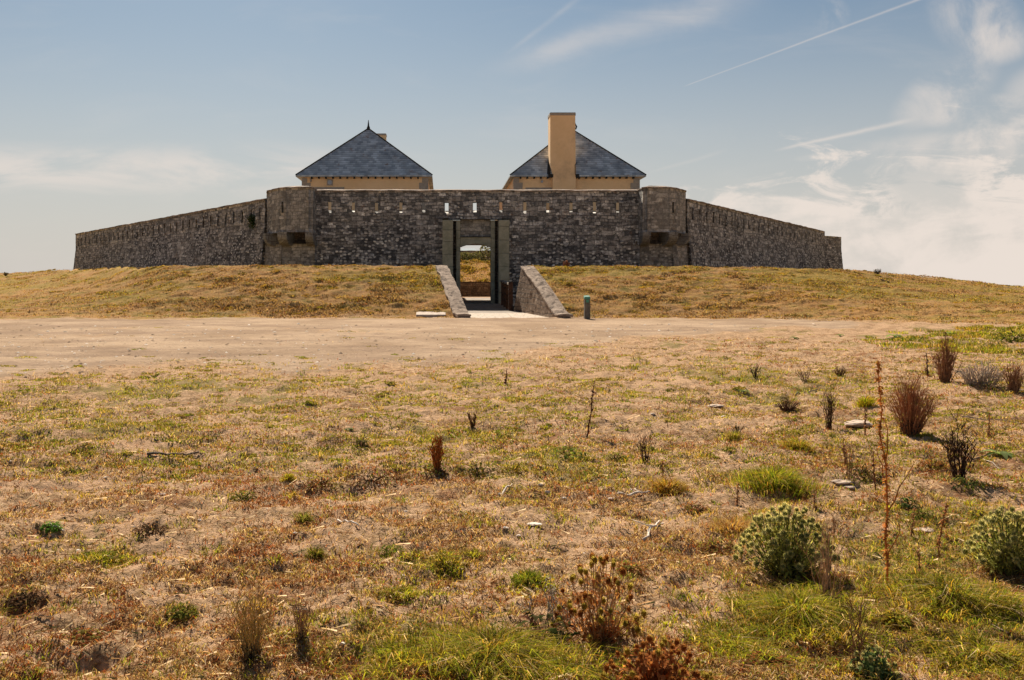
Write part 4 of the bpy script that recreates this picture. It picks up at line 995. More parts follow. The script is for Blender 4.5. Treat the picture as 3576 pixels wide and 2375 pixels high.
# wiry twigs and straw lying about
x, d = scatter(5200, 1350, 2500); p, m_, g_ = masks(x, d); k = p < 0.3; x, d = x[k], d[k]; n = len(x); z = H(x, d)
L = rng.uniform(0.02, 0.10, n)*(0.7+d/14); a = rng.uniform(0, 6.28, n); w_ = 0.0007+0.00016*d
ca, sa = np.cos(a), np.sin(a); V = np.empty((n, 4, 3))
x2, d2 = x+ca*L, d+sa*L; z2 = H(x2, d2)
V[:, 0] = np.stack([x-sa*w_, d+ca*w_, z+0.004], -1); V[:, 1] = np.stack([x+sa*w_, d-ca*w_, z+0.012], -1); V[:, 2] = np.stack([x2+sa*w_, d2-ca*w_, z2+0.014+0*L], -1); V[:, 3] = np.stack([x2-sa*w_, d2+ca*w_, z2+0.02], -1)
cc = np.repeat(pick(n, {'pale': 2, 'brown': 3, 'tan': 2, 'dark': 1})[:, None], 4, 1).reshape(-1, 3)
tag(link('straw_litter', mesh_np('straw_litter', V.reshape(-1, 3), [np.arange(n)[:, None]*4+np.array([[0, 1, 2, 3]])], cols=cc), M['stem']), 'broken straw and twig bits strewn over the turf', 'litter', kind='stuff')

# ------------------------------------------------------------------ single plants
R = random.Random(5)
def vcol(c, j=0.25): k = 1+R.uniform(-j, j); return (c[0]*k, c[1]*k*(1+R.uniform(-.06, .06)), c[2]*k)
def plant(name, X, Y, label, cat, group=None):
    gx, gd, gz = G(X*D2, Y*D2); e = empty(name, (gx, gd, gz-0.01), label, cat, group); return e, Vector((gx, gd, gz-0.01)), gd/F*D2      # last: metres per display pixel
def stem_curve(b, top, wob, n=7):
    P = []
    for i in range(n+1):
        t = i/n; P.append(b.lerp(top, t)+Vector((R.uniform(-1, 1), R.uniform(-1, 1), R.uniform(-.3, .3)))*wob*(0 if i == 0 else 1))
    return P
def dry_stalk(X, Y, hpx, lean, label, col=(0.13, 0.065, 0.035), thick=0.006, seeds=True, side=0, group=None, name='dry_stalk', density=60):
    e, b, k = plant(name, X, Y, label, 'dry plant', group); h = hpx*k
    top = b+Vector((lean*k, R.uniform(-.05, .05), h)); P = stem_curve(b, top, h*0.012, 9)
    th = max(thick, 0.0035*b.y/4)
    mb = MB(); mb.tube(P, th, th*0.35, 5, vcol(col))
    for _ in range(side):
        i = R.randrange(1, 7); q = P[i]; a = R.uniform(0, 6.28); l = h*R.uniform(.12, .3); t = q+Vector((math.cos(a)*l*.5, math.sin(a)*l*.3, l)); mb.tube(stem_curve(q, t, l*.05, 4), th*.6, th*.25, 4, vcol(col))
    mb.build('stem', M['stem'], e)
    if seeds:
        mb = MB()
        for _ in range(density):
            t = R.uniform(0.08, 1); i = min(8, int(t*9)); q = P[i].lerp(P[i+1], t*9-i); a = R.uniform(0, 6.28); r = th*R.uniform(1.2, 3.4)
            mb.leaf(q, (math.cos(a), math.sin(a), R.uniform(-.6, .9)), (0, 0, 1), r*1.6, r*0.5, 0.5, 2, vcol(col, .5))
        mb.build('seed_husks', M['stem'], e)
    return e
def dry_bush(X, Y, wpx, hpx, ns, label, col=(0.20, 0.10, 0.055), thick=0.0022, base_dark=True, group=None, name='dry_bush', branches=3, curl=0.0, leafy=0):
    e, b, k = plant(name, X, Y, label, 'dry bush', group); w_, h = wpx*k/2, hpx*k; th = max(thick, 0.00030*b.y)
    mb = MB()
    for _ in range(ns):
        a = R.uniform(0, 6.28); r = R.random()**0.6; o_ = Vector((math.cos(a), math.sin(a), 0))
        top = b+o_*w_*r+Vector((0, 0, h*R.uniform(.55, 1.05)*(1-.5*r*r))); st = b+o_*w_*0.30*r
        P = stem_curve(st, top, h*.02, 6)
        for i in range(1, 6): P[i] = P[i]+Vector((0, 0, h*.10*math.sin(math.pi*i/6)))*1
        mb.tube(P, th*1.3, th*.5, 3, vcol(col, .4))
        for _b in range(branches):
            i = R.randrange(2, 6); l = h*R.uniform(.08, .22); aa = R.uniform(0, 6.28); q = P[i]
            t = q+Vector((math.cos(aa)*l*.6, math.sin(aa)*l*.6, l*(1-curl))); mb.tube([q, q.lerp(t, .5)+Vector((R.uniform(-1, 1), 0, R.uniform(-1, 1)))*l*.1, t], th*.7, th*.4, 3, vcol(col, .4))
    mb.build('stems', M['stem'], e)
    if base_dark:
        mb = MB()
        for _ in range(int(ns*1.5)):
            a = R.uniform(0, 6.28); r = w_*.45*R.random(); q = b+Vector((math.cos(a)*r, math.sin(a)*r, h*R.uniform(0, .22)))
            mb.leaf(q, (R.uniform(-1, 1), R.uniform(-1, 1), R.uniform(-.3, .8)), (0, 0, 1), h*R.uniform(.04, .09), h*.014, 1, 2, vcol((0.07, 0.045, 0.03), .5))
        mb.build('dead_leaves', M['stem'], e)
    if leafy:
        mb = MB()
        for _ in range(leafy):
            a = R.uniform(0, 6.28); r = w_*R.random()**.5; q = b+Vector((math.cos(a)*r, math.sin(a)*r, h*R.uniform(.1, 1)*(1-.3*r/w_)))
            mb.leaf(q, (R.uniform(-1, 1), R.uniform(-1, 1), R.uniform(-.6, .8)), (0, 0, 1), h*R.uniform(.03, .07), h*.014, 1, 2, vcol(col, .4))
        mb.build('withered_leaves', M['stem'], e)
    return e
def leafy_bush(X, Y, wpx, hpx, nl, label, cols, lsize=0.05, name='leafy_plant', cat='plant', group=None):
    e, b, k = plant(name, X, Y, label, cat, group); w_, h = wpx*k/2, hpx*k
    st = MB(); lf = MB()
    for _ in range(max(5, nl//14)):
        a = R.uniform(0, 6.28); r = R.random()**.5; t = b+Vector((math.cos(a)*w_*r*.85, math.sin(a)*w_*r*.85, h*R.uniform(.5, .95)*(1-.3*r)))
        st.tube(stem_curve(b, t, h*.03, 4), 0.0012*b.y**.5, 0.0008*b.y**.5, 3, vcol((.12, .09, .045)))
    for _ in range(nl):
        a = R.uniform(0, 6.28); r = R.random()**.5; zz = R.uniform(.05, 1)*(1-.55*r*r)
        q = b+Vector((math.cos(a)*w_*r, math.sin(a)*w_*r, h*zz)); s_ = lsize*R.uniform(.6, 1.3)
        lf.leaf(q, (math.cos(a)+R.uniform(-.7, .7), math.sin(a)+R.uniform(-.7, .7), R.uniform(-.2, .8)), (0, 0, 1), s_, s_*.27, .8, 3, vcol(R.choice(cols), .3))
    st.build('stems', M['stem'], e); lf.build('leaves', M['leaf'], e); return e
def rosette(X, Y, wpx, hpx, nl, label, col=(0.20, 0.26, 0.13), name='mullein_rosette', group=None):
    e, b, k = plant(name, X, Y, label, 'plant', group); w_, h = wpx*k/2, hpx*k
    for i in range(nl):
        a = i*2.4+R.uniform(-.3, .3); up = R.uniform(.35, 1.0); L = math.hypot(w_, h*.6)*R.uniform(.75, 1.1)
        mb = MB(); mb.leaf(b+Vector((0, 0, .01)), (math.cos(a)*w_, math.sin(a)*w_, h*up), (0, 0, 1), L, L*.17, .9, 7, vcol(col, .2), .35); mb.build('leaf', M['leaf'], e, True)
    return e
# thistle head: a small ball set with fine spines
def head_mesh(core, spine, nsp=80, r=1.0, sp=1.75):
    mb = MB(); rings = []
    for i in range(1, 6):
        a = math.pi*i/6; rings.append([(r*math.sin(a)*math.cos(q), r*math.sin(a)*math.sin(q), -r*math.cos(a)*1.1) for q in np.linspace(0, 2*math.pi, 9)[:-1]])
    mb.loft(rings, True, True, core)
    for i in range(nsp):
        zz = 1-2*(i+.5)/nsp; q = i*2.399; s_ = math.sqrt(1-zz*zz); d_ = Vector((s_*math.cos(q), s_*math.sin(q), zz)); t = d_.cross(Vector((0, 0, 1.01))).normalized()
        L = sp*R.uniform(.85, 1.2); mb.add([tuple(d_*r*.8-t*.11), tuple(d_*r*.8+t*.11), tuple(d_*L)], [(0, 1, 2)], spine)
    return mb
HM = {}
def get_head(kind):
    if kind not in HM:
        c = {'green': ((0.17, 0.19, 0.07), (0.80, 0.73, 0.38)), 'brown': ((0.20, 0.07, 0.02), (0.50, 0.22, 0.07)), 'gold': ((0.24, 0.17, 0.03), (0.60, 0.48, 0.12))}[kind]
        me = head_mesh(*c).mesh('flower_head_'+kind); me.materials.append(M['spines']); HM[kind] = me
    return HM[kind]
def thistle(X, Y, wpx, hpx, nh, label, kinds=('green',), leafcol=((0.46, 0.45, 0.15), (0.30, 0.32, 0.09)), hr=0.0135, nl=500, stemcol=(0.15, 0.15, 0.07), group=None, name='thistle_bush', open_=0.0, lsz=1.0):
    e, b, k = plant(name, X, Y, label, 'thistle', group); w_, h = wpx*k/2, hpx*k
    st = MB(); lf = MB(); tips = []
    for i in range(nh):
        a = i*2.399+R.uniform(-.2, .2); r = math.sqrt((i+.5)/nh); zz = (1-.74*r**2.4)*R.uniform(.82, 1.04)
        if r > .5 and R.random() < open_: zz *= R.uniform(.5, 1)
        t = b+Vector((math.cos(a)*w_*r, math.sin(a)*w_*r*.85, h*zz)); tips.append(t)
        P = stem_curve(b+Vector((math.cos(a)*w_*.25*r, math.sin(a)*w_*.25*r, 0)), t, h*.03, 5); st.tube(P, .0028, .0016, 4, vcol(stemcol, .3))
        for j in range(3):       # bracts under the head
            aa = j*2.1+R.random(); lf.leaf(t-Vector((0, 0, hr*1.1)), (math.cos(aa), math.sin(aa), .1), (0, 0, 1), hr*2.1*lsz, hr*.42*lsz, .4, 2, vcol(R.choice(leafcol), .3))
    for _ in range(nl):
        t = R.choice(tips); q = b.lerp(t, R.uniform(.12, .88))+Vector((R.uniform(-1, 1), R.uniform(-1, 1), R.uniform(-1, 1)))*w_*.10
        if q.z < b.z+.01: q.z = b.z+.02
        a = R.uniform(0, 6.28); s_ = R.uniform(.03, .07)*lsz
        lf.leaf(q, (math.cos(a), math.sin(a), R.uniform(-.4, .7)), (0, 0, 1), s_, s_*.16, .7, 2, vcol(R.choice(leafcol), .35))
    st.build('stems', M['stem'], e); lf.build('leaves', M['leaf'], e)
    for t in tips:
        o = bpy.data.objects.new('flower_head', get_head(R.choice(kinds))); COL.objects.link(o); o.parent = e; o.location = t-Vector(e.location)
        s_ = hr*R.uniform(.75, 1.15); o.scale = (s_, s_, s_*R.uniform(.95, 1.2)); o.rotation_euler = (R.uniform(-.4, .4), R.uniform(-.4, .4), R.uniform(0, 6))
    return e
thistle(1812, 1322, 232, 156, 130, 'large rounded green thistle bush covered in pale spiny heads, right foreground', nl=1000)
thistle(2322, 1318, 180, 150, 90, 'green thistle bush with pale spiny heads cut by the right edge', nl=800)
thistle(2015, 1568, 110, 80, 20, 'low young green thistle at the bottom beside a dark dry stem', nl=260, hr=.009, leafcol=((0.20, 0.26, 0.10), (0.12, 0.17, 0.06)))
thistle(1380, 1478, 215, 205, 52, 'withered orange-brown thistle with a few yellowish heads, bottom centre right', ('brown', 'gold', 'gold'), ((0.46, 0.20, 0.07), (0.26, 0.13, 0.05)), .0115, 260, (0.42, 0.26, 0.13), open_=.7)
thistle(1515, 1590, 260, 115, 64, 'low rust-brown dead thistle with spiky heads at the bottom edge', ('brown', 'brown', 'gold'), ((0.48, 0.20, 0.07), (0.30, 0.12, 0.045)), .010, 520, (0.24, 0.11, 0.05), open_=.4)

dry_bush(2100, 1000, 118, 150, 170, 'large bushy clump of fine brown dry stems, largest dry bush on the right', (0.38, 0.18, 0.095))
dry_bush(2180, 882, 70, 110, 90, 'brown dry stem bush behind and right of the largest dry bush', (0.32, 0.17, 0.10))
dry_bush(2338, 905, 60, 80, 60, 'small brown dry bush at the right edge beside the whitish shrub', (0.32, 0.18, 0.11))
dry_bush(1912, 990, 40, 120, 22, 'narrow upright dry stem plant left of the largest dry bush', (0.13, 0.075, 0.045), branches=4)
dry_bush(2212, 1105, 75, 150, 20, 'dark twisted dead plant with a thick stem on the far right', (0.075, 0.045, 0.035), thick=.004, branches=8, leafy=160)
dry_bush(1815, 950, 70, 40, 60, 'low tangle of dead brown twigs left of a bleached stone', (0.16, 0.09, 0.06), curl=.6)
dry_bush(1742, 872, 30, 34, 16, 'tiny dead sprig on the right just below the path', (0.12, 0.07, 0.05))
dry_bush(1937, 868, 36, 28, 26, 'small brown twiggy tuft up the slope from the dry stems', (0.17, 0.095, 0.06))
dry_bush(1858, 880, 60, 40, 12, 'sparse leaning dead twigs beside a small brown tuft', (0.16, 0.09, 0.055))
dry_bush(1490, 1065, 55, 90, 14, 'branching dark dead weed standing right of centre', (0.13, 0.07, 0.05), branches=6)
dry_bush(580, 1520, 120, 190, 60, 'dry yellow-brown grass clump with dark base at the bottom left', (0.42, 0.30, 0.12), thick=.0016)
dry_bush(694, 1470, 70, 110, 30, 'smaller dry clump right of the bottom left grass clump', (0.42, 0.27, 0.15), thick=.0016)
dry_bush(1975, 1560, 50, 250, 9, 'blurred dark dry stems rising from the bottom edge on the right', (0.24, 0.14, 0.08), thick=.002, branches=6)
dry_bush(1905, 1400, 130, 220, 26, 'pale brown dry grass stems in front of the large green thistle', (0.48, 0.32, 0.21), thick=.0016)
dry_bush(1960, 1110, 60, 105, 10, 'thin sparse dry stems left of the tall reddish stalk', (0.22, 0.12, 0.06))
dry_bush(1700, 1000, 40, 30, 14, 'small dark weed above the green grass tussock on the right', (0.08, 0.065, 0.03))
dry_stalk(2046, 1352, 520, -10, 'very tall thin reddish stalk standing alone on the right', (0.44, 0.18, 0.05), .0068, side=4, density=330)
dry_stalk(1353, 1012, 130, 20, 'single tall dark dry stalk leaning right, centre of the field', (0.13, 0.055, 0.035), .008, density=90)
dry_stalk(1166, 884, 35, 3, 'tiny lone dead stalk just below the sandy path', (0.13, 0.06, 0.045), .008, density=20)
dry_stalk(2160, 1265, 110, 20, 'short reddish seed spike near the right thistle bush', (0.34, 0.15, 0.06), .006, density=90)
dry_stalk(2140, 868, 55, -2, 'dark short stalk beside the rear dry bush', (0.10, 0.055, 0.04), .009, density=40)
dry_stalk(2182, 850, 85, 1, 'upright dark seed stalk rising out of the rear dry bush', (0.14, 0.075, 0.05), .009, density=50)
dry_stalk(2018, 1130, 90, -3, 'thin brown stalk left of the tall reddish stalk', (0.20, 0.09, 0.05), .005, density=50)
for X, Y, hp, le, lb in [(1090, 985, 60, 5, 'three dry stalks in a cluster left of the single dark stalk')]:
    dry_bush(X, Y, 28, hp, 9, lb, (0.20, 0.11, 0.055), thick=.006, branches=2)
e = dry_bush(1008, 1082, 44, 95, 16, 'rusty orange and green spiky stems near the centre of the field', (0.36, 0.13, 0.035), thick=.006, branches=4, leafy=90)
leafy_bush(1008, 1090, 60, 22, 60, 'low green leaves around the foot of the rusty spiky stems', ((.14, .16, .04), (.2, .1, .03)), .035)
leafy_bush(835, 1032, 36, 48, 90, 'small upright leafy weed left of the rusty spiky stems', ((.20, .18, .08), (.10, .12, .04), (.30, .24, .14)), .035)
leafy_bush(1105, 1095, 120, 38, 240, 'yellow-green low weed patch right of the rusty spiky stems', ((.22, .22, .045), (.14, .15, .04), (.30, .20, .05)), .03)
leafy_bush(860, 1110, 150, 34, 280, 'low rust-red weed patch left of centre', ((.24, .09, .04), (.16, .07, .03), (.14, .12, .04)), .025)
leafy_bush(1310, 1052, 80, 26, 60, 'low green broad-leaved weed at the foot of the dark stalk', ((.16, .22, .05), (.22, .24, .06)), .05)
leafy_bush(118, 1222, 40, 24, 150, 'bright green feathery little plant on the left', ((.12, .26, .04), (.16, .30, .05)), .025)
leafy_bush(2090, 1170, 40, 30, 80, 'dark green small leafy weed right of the tall reddish stalk', ((.06, .10, .035), (.09, .13, .04)), .035)
leafy_bush(1985, 1095, 60, 34, 120, 'rusty-green low bush above the pale flat stones', ((.24, .13, .04), (.12, .13, .04)), .03)
leafy_bush(2330, 790, 80, 34, 220, 'dark green scrub bush at the far right under the mound', ((.06, .08, .02), (.12, .14, .03), (.18, .18, .04)), .08)
leafy_bush(2230, 1125, 70, 26, 110, 'low dark green leaves around the foot of the twisted dead plant', ((.05, .08, .03), (.14, .16, .04)), .035)
leafy_bush(2290, 900, 60, 30, 110, 'green and yellow weed in front of the whitish shrub', ((.14, .17, .04), (.22, .2, .05), (.2, .1, .05)), .04)
leafy_bush(1250, 1500, 150, 100, 120, 'dark drooping leaves under the withered thistle, bottom centre', ((.09, .08, .035), (.16, .08, .05), (.07, .09, .03)), .05)
leafy_bush(578, 300, 1, 1, 1, '', ((1, 1, 1),)) if False else None
for X, Y, w_, h_, lb in [(2065, 778, 44, 22, 'grey-green broad-leaved rosette below the mound, leftmost of a row'), (2190, 772, 40, 22, 'grey-green broad-leaved rosette in the middle of the row below the mound'), (2305, 1052, 90, 36, 'large pale green woolly-leaved rosette near the right edge'),
                         (1935, 776, 22, 14, 'small bright green rosette beside the end of the path'), (1832, 782, 22, 16, 'small yellow-green rosette nearest the end of the path'), (1715, 905, 34, 24, 'grey woolly rosette with upright leaf on the right of the field'),
                         (408, 1075, 26, 14, 'small flat rosette on the left near the dark stick'), (655, 1025, 24, 20, 'small spiky green rosette left of the upright leafy weed'), (805, 992, 28, 12, 'grey-green rosette above the upright leafy weed')]:
    rosette(X, Y, w_, h_, 9, lb, (0.24, 0.31, 0.13) if X > 1900 else (0.20, 0.24, 0.12))
for X, Y, w_, h_, n_, c_, lb in [(740, 1120, 70, 22, 110, 0, 'small rust and green weed left of the low rust-red patch'), (560, 1150, 60, 20, 90, 1, 'faint olive weed patch on the left half of the field'), (1420, 1060, 50, 22, 80, 1, 'little green weed between the dark stalk and the branching weed'), (1185, 1085, 60, 24, 100, 2, 'yellow leafy weed beside the yellow-green low patch'),
                               (1600, 1180, 80, 26, 130, 0, 'reddish low weed under the yellowing tussock'), (1660, 1275, 90, 30, 150, 0, 'rusty leafy weed touching the left of the large green thistle'), (2150, 1080, 70, 26, 120, 0, 'rust-coloured low leaves left of the twisted dead plant'), (2260, 1200, 90, 26, 150, 2, 'yellow-green leafy weed above the right thistle bush'),
                               (2120, 1195, 60, 22, 90, 1, 'small green weed above the short reddish seed spike'), (1450, 1320, 80, 26, 110, 0, 'rust-brown weed right behind the withered thistle'), (905, 1275, 60, 22, 90, 1, 'small olive weed in the centre left foreground'), (350, 1225, 70, 20, 90, 3, 'dark dead litter clump left of the pale broken stick'),
                               (190, 1475, 90, 26, 130, 0, 'rusty low weed near the bottom left corner'), (420, 1420, 70, 26, 110, 1, 'green leafy patch left of the bottom left grass clump'), (2060, 1440, 70, 30, 120, 2, 'bright yellow-green weed at the foot of the tall stalk'), (1770, 1540, 110, 30, 160, 0, 'orange-brown leaf litter clump at the bottom right of centre'),
                               (2180, 1475, 80, 28, 120, 3, 'dark leaf litter clump left of the corner stick'), (60, 1390, 90, 26, 120, 3, 'dark hollow with dead leaves at the left edge')]:
    leafy_bush(X, Y, w_, h_, n_*2, lb, (((.34, .13, .05), (.22, .10, .04), (.22, .2, .05)), ((.20, .21, .04), (.12, .15, .03), (.26, .22, .06)), ((.42, .36, .04), (.24, .26, .04), (.40, .26, .05)), ((.10, .06, .035), (.16, .09, .05), (.06, .045, .03)))[c_], .024)
# individual grass tussocks
def tussock(X, Y, wpx, hpx, nb, label, wts, name='grass_tussock'):
    e, b, k = plant(name, X, Y, label, 'grass tuft'); w_, h = wpx*k/2, hpx*k
    a = rng.uniform(0, 6.283, nb); r = np.abs(rng.normal(0, .52, nb)); x = b.x+np.cos(a)*r*w_; d = b.y+np.sin(a)*r*w_*.8; z = H(x, d)
    cols = pick(nb, wts); hs = h*rng.uniform(.4, 1.15, nb)*np.clip(1-.6*r, .12, 1)
    o = blades('blades', np.stack([x, d, z], -1), hs, rng.uniform(.3, 1.6, nb), np.full(nb, .0024+.00035*b.y), cols, M['blade'], ang=a+rng.normal(0, .8, nb))
    o.parent = e; o.data.transform(__import__('mathutils').Matrix.Translation(-Vector(e.location))); return e
tussock(1785, 1125, 225, 66, 2600, 'broad green grass tussock above the large green thistle', {'lime': 3, 'green': 3, 'olive': 2, 'gold': 1.2, 'straw': 1})
tussock(1840, 1035, 90, 36, 800, 'yellow-green grass tussock behind the broad green tussock', {'lime': 2, 'olive': 3, 'gold': 1.5, 'straw': 1})
tussock(1540, 1135, 110, 44, 900, 'yellowing grass tussock left of the broad green tussock', {'olive': 2, 'gold': 3, 'straw': 2, 'red': .6})
tussock(1690, 1235, 130, 50, 1000, 'orange-straw grass tussock left of the large green thistle', {'gold': 2, 'straw': 3, 'tan': 2, 'red': 1})
tussock(1995, 935, 50, 34, 500, 'bright yellow-green tuft left of the largest dry bush', {'lime': 3, 'gold': 2, 'green': 1})
tussock(1690, 1010, 90, 24, 500, 'thin olive tuft behind the yellow-green tussocks', {'olive': 3, 'straw': 2, 'lime': 1})
tussock(700, 1205, 50, 30, 300, 'small olive tuft left of the bare sandy patch', {'olive': 3, 'green': 1, 'straw': 1})
tussock(730, 1285, 60, 32, 420, 'dark-based olive tuft in the lower left centre', {'olive': 3, 'green': 1, 'brown': 1})
tussock(1215, 1345, 70, 44, 420, 'green tuft above the withered thistle', {'green': 3, 'lime': 1, 'olive': 2})
tussock(665, 1105, 50, 22, 300, 'small yellow tuft left of the rust-red weeds', {'gold': 2, 'lime': 2, 'olive': 2})
tussock(1090, 1290, 60, 26, 260, 'faint green tuft in the middle of the foreground', {'lime': 2, 'olive': 3, 'straw': 1})
# white woolly shrub and grey fluffy plant
def woolly(X, Y, wpx, hpx, ns, label, col):
    e, b, k = plant('woolly_shrub', X, Y, label, 'shrub'); w_, h = wpx*k/2, hpx*k; th = .0006*b.y**.8; mb = MB(); fl = MB()
    for _ in range(ns):
        a = R.uniform(0, 6.28); r = R.random()**.5; t = b+Vector((math.cos(a)*w_*r, math.sin(a)*w_*r*.7, h*R.uniform(.4, 1)*(1-.4*r*r))); P = stem_curve(b+Vector((math.cos(a)*w_*r*.6, 0, 0)), t, h*.06, 4); mb.tube(P, th*1.4, th, 3, vcol(col))
        for _j in range(7):
            q = P[-1-(_j % 2)]+Vector((R.uniform(-1, 1), R.uniform(-1, 1), R.uniform(-1, 1)))*h*.06; mb.leaf(q, (R.uniform(-1, 1), R.uniform(-1, 1), R.uniform(-1, 1)), (0, 0, 1), h*.05, h*.014, 1, 2, vcol(col, .2))
    mb.build('stems', M['stem'], e)
woolly(2262, 888, 105, 62, 110, 'whitish woolly shrub on the right behind the dry bushes', (0.50, 0.42, 0.38))
woolly(1268, 1445, 130, 120, 16, 'grey fluffy dead plant left of the withered thistle', (0.36, 0.32, 0.28))
for X, Y, hp, le, lb in [(1950, 1075, 70, -6, 'thin dry stalk leftmost of the group left of the tall reddish stalk'), (1995, 1000, 60, 2, 'thin pale stalk standing behind the flat pale stone'), (2165, 1290, 60, -8, 'short brown stalk below the short reddish seed spike'), (1925, 1250, 60, -3, 'little dry stalk right of the large green thistle top'),
                         (2100, 1240, 70, 4, 'thin dry stalk right of the tall reddish stalk'), (1700, 1165, 50, 6, 'small dry stalk under the broad green tussock'), (2280, 1010, 60, 3, 'faint dry stalk above the large woolly rosette'), (1530, 1120, 60, -2, 'lone dry stalk in the yellowing tussock'), (2120, 1330, 70, 3, 'dry stalk rising from the long grass at the right'), (1880, 1180, 40, 3, 'tiny stalk above the large green thistle')]:
    dry_stalk(X, Y, hp, le, lb, (0.30, 0.15, 0.07), .0035, side=2, density=40)
# sticks
def stick(X0, Y0, X1, Y1, label, rpx=3, mat='stick', name='stick', twigs=2):
    a = G(X0*D2, Y0*D2); b_ = G(X1*D2, Y1*D2); k = (a[1]+b_[1])/2/F*D2; r = rpx*k/2; A, B = Vector(a), Vector(b_); A.z += r; B.z += r*1.5; L = (B-A).length; mb = MB(); P = []
    for i in range(9):
        q = A.lerp(B, i/8); q.z = float(H(np.array([q.x]), np.array([q.y]))[0])+r*1.1+R.uniform(0, .004)+.02*L*math.sin(math.pi*i/8); P.append(q+Vector((R.uniform(-1, 1), R.uniform(-1, 1), 0))*L*.015)
    mb.tube(P, r, r*.5, 6)
    for _ in range(twigs):
        i = R.randrange(2, 7); t = P[i]+Vector((R.uniform(-1, 1), R.uniform(-1, 1), R.uniform(.1, .4)))*L*.22; mb.tube([P[i], P[i].lerp(t, .5), t], r*.5, r*.25, 4)
    o = mb.build(name, M[mat], None, True); tag(o, label, 'stick'); return o
stick(338, 1052, 458, 1047, 'long dark stick lying flat on the left turf', 6)
stick(1832, 915, 1890, 900, 'dark bent stick lying left of the dry stem plant', 4)
stick(2215, 962, 2365, 980, 'long thin dead branch behind the twisted dead plant', 3)
stick(2240, 1065, 2362, 1047, 'grey twig in front of the large woolly rosette', 3)
stick(2265, 1060, 2330, 1085, 'pale thin twig crossing the grey twig on the right', 2, 'bleached')
stick(2222, 1478, 2330, 1512, 'dark stick in the bottom right corner', 5)
stick(1965, 1392, 2010, 1432, 'dark thin stick in the long grass on the right', 4)
stick(1487, 1252, 1530, 1210, 'bleached bent driftwood piece left of the thistle bush', 7, 'bleached')
stick(1425, 1142, 1500, 1137, 'bleached flat driftwood piece above centre right', 7, 'bleached')
stick(112, 1215, 148, 1232, 'small pinkish piece of wood by the bright green plant', 8, 'bleached', twigs=0)
stick(778, 1208, 828, 1220, 'pale broken stick in the left centre', 6, 'bleached', twigs=0)
stick(1150, 1150, 1180, 1120, 'short white bit of wood beside the bare sand', 6, 'bleached', twigs=0)
stick(80, 1428, 125, 1420, 'thin dark twig near the lower left edge', 3)
stick(150, 1300, 260, 1325, 'curved thin dark twig on the left foreground grass', 2.5)
# stones
def rock(X, Y, wpx, hpx, label, mat='palerock', name='stone', dpx=None):
    gx, gd, gz = G(X*D2, Y*D2); k = gd/F*D2; w_, h = wpx*k/2, hpx*k*.38; mb = MB(); rings = []; sd = R.random()*50
    for i in range(1, 6):
        a = math.pi*i/6; ring = []
        for q in np.linspace(0, 2*math.pi, 15)[:-1]:
            rr = 1+.45*(vnoise(np.array([math.cos(q)*1.8+sd]), np.array([math.sin(q)*1.8+i*.7]), 3)[0]-.5)
            ring.append((gx+w_*rr*math.sin(a)*math.cos(q), gd+w_*.75*rr*math.sin(a)*math.sin(q), gz+h*(-math.cos(a))*rr+h*.1))
        rings.append(ring)
    mb.loft(rings, True, True); o = mb.build(name, M[mat], None); tag(o, label, 'stone'); return o
rock(1980, 978, 70, 22, 'flat pale stone lying left of the largest dry bush')
rock(1945, 1112, 52, 14, 'pale flat stone slab below the rusty-green low bush')
rock(1958, 1128, 34, 12, 'second pale flat stone touching the one behind it')
rock(1262, 1138, 14, 16, 'small white stone in the middle of the field', 'bleached')
rock(1248, 1118, 14, 8, 'tiny white stone just left of the small white stone', 'bleached')
rock(1232, 1212, 34, 8, 'flat white shell-like stone on the sandy patch', 'bleached')
rock(1165, 1222, 16, 8, 'small white stone at the left of the sandy patch', 'bleached')
rock(790, 1487, 16, 10, 'bright white stone near the bottom left of centre', 'bleached')
rock(328, 1436, 16, 10, 'small pinkish white stone in the lower left', 'bleached')
rock(1670, 962, 16, 8, 'small pale stone near the dead brown twigs', 'bleached')
rock(370, 1140, 22, 7, 'flat grey stone in the left turf', 'palerock')
rock(2130, 1222, 50, 9, 'long pinkish flat stone near the short reddish spike', 'palerock')
rock(1650, 938, 40, 9, 'pale flat stone beside a thin dead twig', 'palerock')
rock(875, 1122, 14, 7, 'small white stone by the rust-red weeds', 'bleached')
for X, Y, w_, h_, lb in [(1196, 1236, 12, 7, 'tiny white chip below the flat white shell-like stone'), (1300, 1150, 14, 7, 'white chip right of the small white stone'), (1410, 1150, 18, 7, 'white chip left of the flat driftwood piece'), (680, 1230, 12, 6, 'tiny white chip left of the pale broken stick'), (460, 1200, 12, 6, 'small pale chip in the left turf by the dead litter'),
                       (935, 1180, 12, 6, 'tiny pale chip in the middle left of the field'), (855, 962, 12, 6, 'small white chip above the upright leafy weed'), (1505, 955, 12, 6, 'small white chip right of the single dark stalk'), (245, 1102, 14, 6, 'pale chip right of the left edge burrow')]:
    rock(X, Y, w_, h_, lb, 'bleached')
